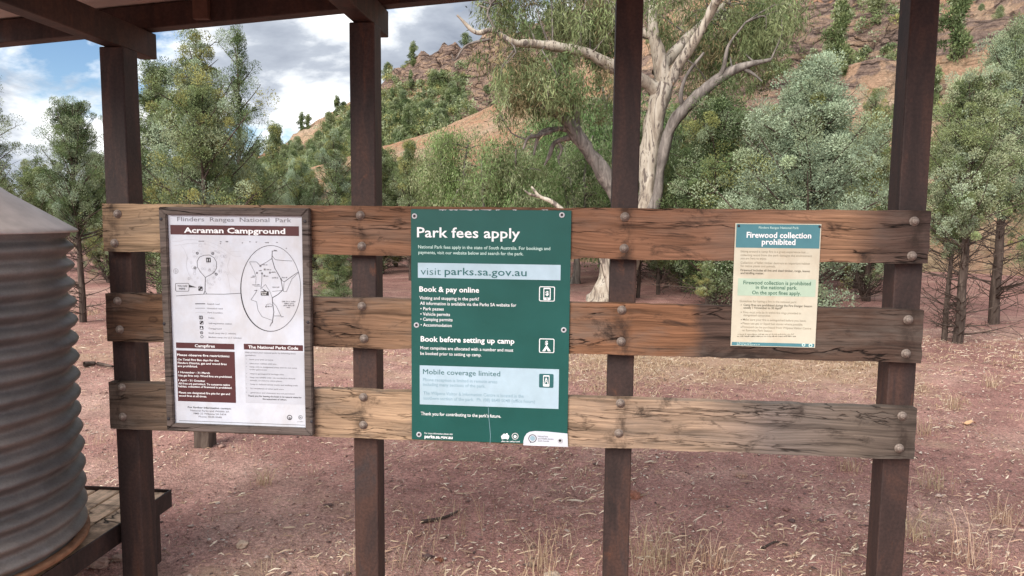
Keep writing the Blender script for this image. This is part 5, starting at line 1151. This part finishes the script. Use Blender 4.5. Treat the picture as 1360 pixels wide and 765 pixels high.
for body, x0, x1, y in (('Firewood includes all live and dead timber, twigs, leaves', 97, 478, 310), ('and kindling matter.', 97, 225, 326), ('Camp fires are prohibited during the Fire Danger Season', 113, 490, 501), ('usually 1 November to 30 April*', 113, 325, 516)): s.text('body_text', INK_TAUPE_D, A, body, *Z5(x0, y), Z5(x1, 0)[0], 2.7, 0.014)
for y in (496, 536, 577, 598, 618): s.disc('body_text', INK_TAUPE_D, A, *Z5(101, y), 0.6, 8)
s.rect('notice_box', GREENBOX, A, *Z5(84, 350), *Z5(507, 452))
for body, x0, x1, y in (('Firewood collection is prohibited', 112, 483, 382), ('in the national park.', 180, 408, 408), ('On the spot fines apply.', 160, 428, 437)): s.text('notice_text', INK_GREEN, Bb, body, *Z5(x0, y), Z5(x1, 0)[0], 4.6, 0.012)
s.greek('body_text', INK_TAUPE, A, *Z5(82, 660), Z5(392, 0)[0], 1.6, 1, 0.4); s.greek('body_text', INK_TAUPE_D, A, *Z5(80, 671), Z5(400, 0)[0], 1.6, 2, 0.4)
_, zf = s.pt(*Z5(55, 699)); s.poly_w('footer_band', INK_HEAD, A, [(0.5675, 1.1415), (0.860, 1.1415), (0.860, zf), (0.5675, zf)])
s.greek('footer_text', INK_PALE, Bb, *Z5(78, 707), Z5(160, 0)[0], 1.4, 5, 0.4); s.greek('footer_text', INK_PALE, Bb, *Z5(78, 716), Z5(205, 0)[0], 1.4, 6, 0.4)
s.disc('logo', INK_PALE, Bb, *Z5(443, 715), 2.2, 14); s.disc('logo', INK_PALE, Bb, *Z5(481, 718), 2.4, 14); s.disc('logo', INK_HEAD, Cc, *Z5(443, 715), 1.0, 10); s.disc('logo', INK_HEAD, Cc, *Z5(481, 718), 1.1, 10)
SIGNS.append(s)
flush_text()
for q in SIGNS: q.done()
for q in (Z5(87, 62), Z5(532, 66)):
    p = at(*q, -0.007); screw(fire, p[0], -0.0078, p[2], 0.0045, INK_BLACK, False)

# ------------------------------------------------------------------ water tank and its stand
TX, TY, TR, TZ0, TZ1 = -2.405, -0.285, 0.505, 0.315, 1.535
tank = empty('water_tank', (TX, TY, TZ0)); tag(tank, 'round corrugated steel rainwater tank with conical lid at the left', 'tank')
def lathe(name, prof, mat, parent, n=256, smooth=True, wob=0.0):
    V = []; F = []
    for i, (r, z) in enumerate(prof):
        for k in range(n):
            a = 2*PI*k/n; q = r+wob*fbm(math.cos(a)*2.2, math.sin(a)*2.2, z*3.0)+(0.0022 if wob > 0.003 and 3.0 < a < 6.245 else 0.0)-(0.006*math.exp(-((a-6.02)/0.018)**2-((z-0.62)/0.07)**2) if wob > 0.003 else 0); V.append((q*math.cos(a), q*math.sin(a), z))
    for i in range(len(prof)-1):
        for k in range(n): F.append((i*n+k, i*n+(k+1) % n, (i+1)*n+(k+1) % n, (i+1)*n+k))
    return link(name, np_mesh(name, np.array(V), np.array(F), [mat], smooth=smooth), parent)
H_ = TZ1-TZ0; nc = 16; prof = [(TR-0.02, 0.0)]
for i in range(nc*8+1):
    z = 0.02+(H_-0.05)*i/(nc*8); prof.append((TR-0.013+0.0155*math.cos(2*PI*i/8+PI), z))
prof += [(TR-0.010, H_-0.022), (TR-0.010, H_)]
lathe('tank_wall', prof, M_GALV, tank, wob=0.006)
lathe('lid', [(TR+0.016, H_-0.008), (TR+0.019, H_-0.005), (TR+0.016, H_+0.002), (TR*0.999, H_+0.012), (TR*0.6, H_+0.140), (0.10, H_+0.300), (0.0, H_+0.33)], M_LID, tank, wob=0.002)
lathe('base_ring', [(TR-0.03, 0.0), (TR+0.006, 0.0), (TR+0.010, 0.004), (TR+0.010, 0.018), (TR+0.004, 0.022), (TR-0.02, 0.022)], M_RING, tank)
stand = empty('tank_stand', (0, 0, 0)); tag(stand, 'low steel framed timber plank stand under the corrugated tank', 'stand')
SX0, SX1, SY0, SY1, SZ = -3.0, -1.897, -0.90, 0.462, 0.302
def bar(name, x0, x1, y0, y1, z0, z1, mat=M_STEEL, b=0.003):
    bm = bmesh.new(); bm_box(bm, x0, x1, y0, y1, z0, z1, b); return link(name, bm_mesh(name, bm, mat), stand)
bar('edge_beam', SX1-0.008, SX1, SY0, SY1, SZ-0.085, SZ); bar('edge_beam', SX0, SX0+0.008, SY0, SY1, SZ-0.085, SZ)
bar('edge_beam', SX0+0.009, SX1-0.009, SY1-0.008, SY1, SZ-0.085, SZ); bar('edge_beam', SX0+0.009, SX1-0.009, SY0, SY0+0.008, SZ-0.085, SZ)
for x, y in ((SX1-0.07, SY0+0.07), (SX0+0.02, SY0+0.07), (SX1-0.07, SY1-0.12), (SX0+0.02, SY1-0.12)): bar('leg', x, x+0.05, y, y+0.05, -0.05, SZ-0.088)
pw = 0.118; x = SX1-0.012
bar('joist', SX0+0.012, SX1-0.012, -0.30, -0.24, SZ-0.088, SZ-0.046); bar('joist', SX0+0.012, SX1-0.012, SY1-0.10, SY1-0.05, SZ-0.088, SZ-0.046)
for i in range(9):
    bm = bmesh.new(); bm_box(bm, -0.68, 0.68, -pw/2+0.006, pw/2-0.006, 0, 0.030, 0.004)
    o = link('plank', bm_mesh('plank', bm, M_PLANK), stand, (x-pw/2, (SY0+SY1)/2-0.012*(i % 2)-0.004, SZ-0.044)); o.rotation_euler = (0, 0, PI/2); x -= pw
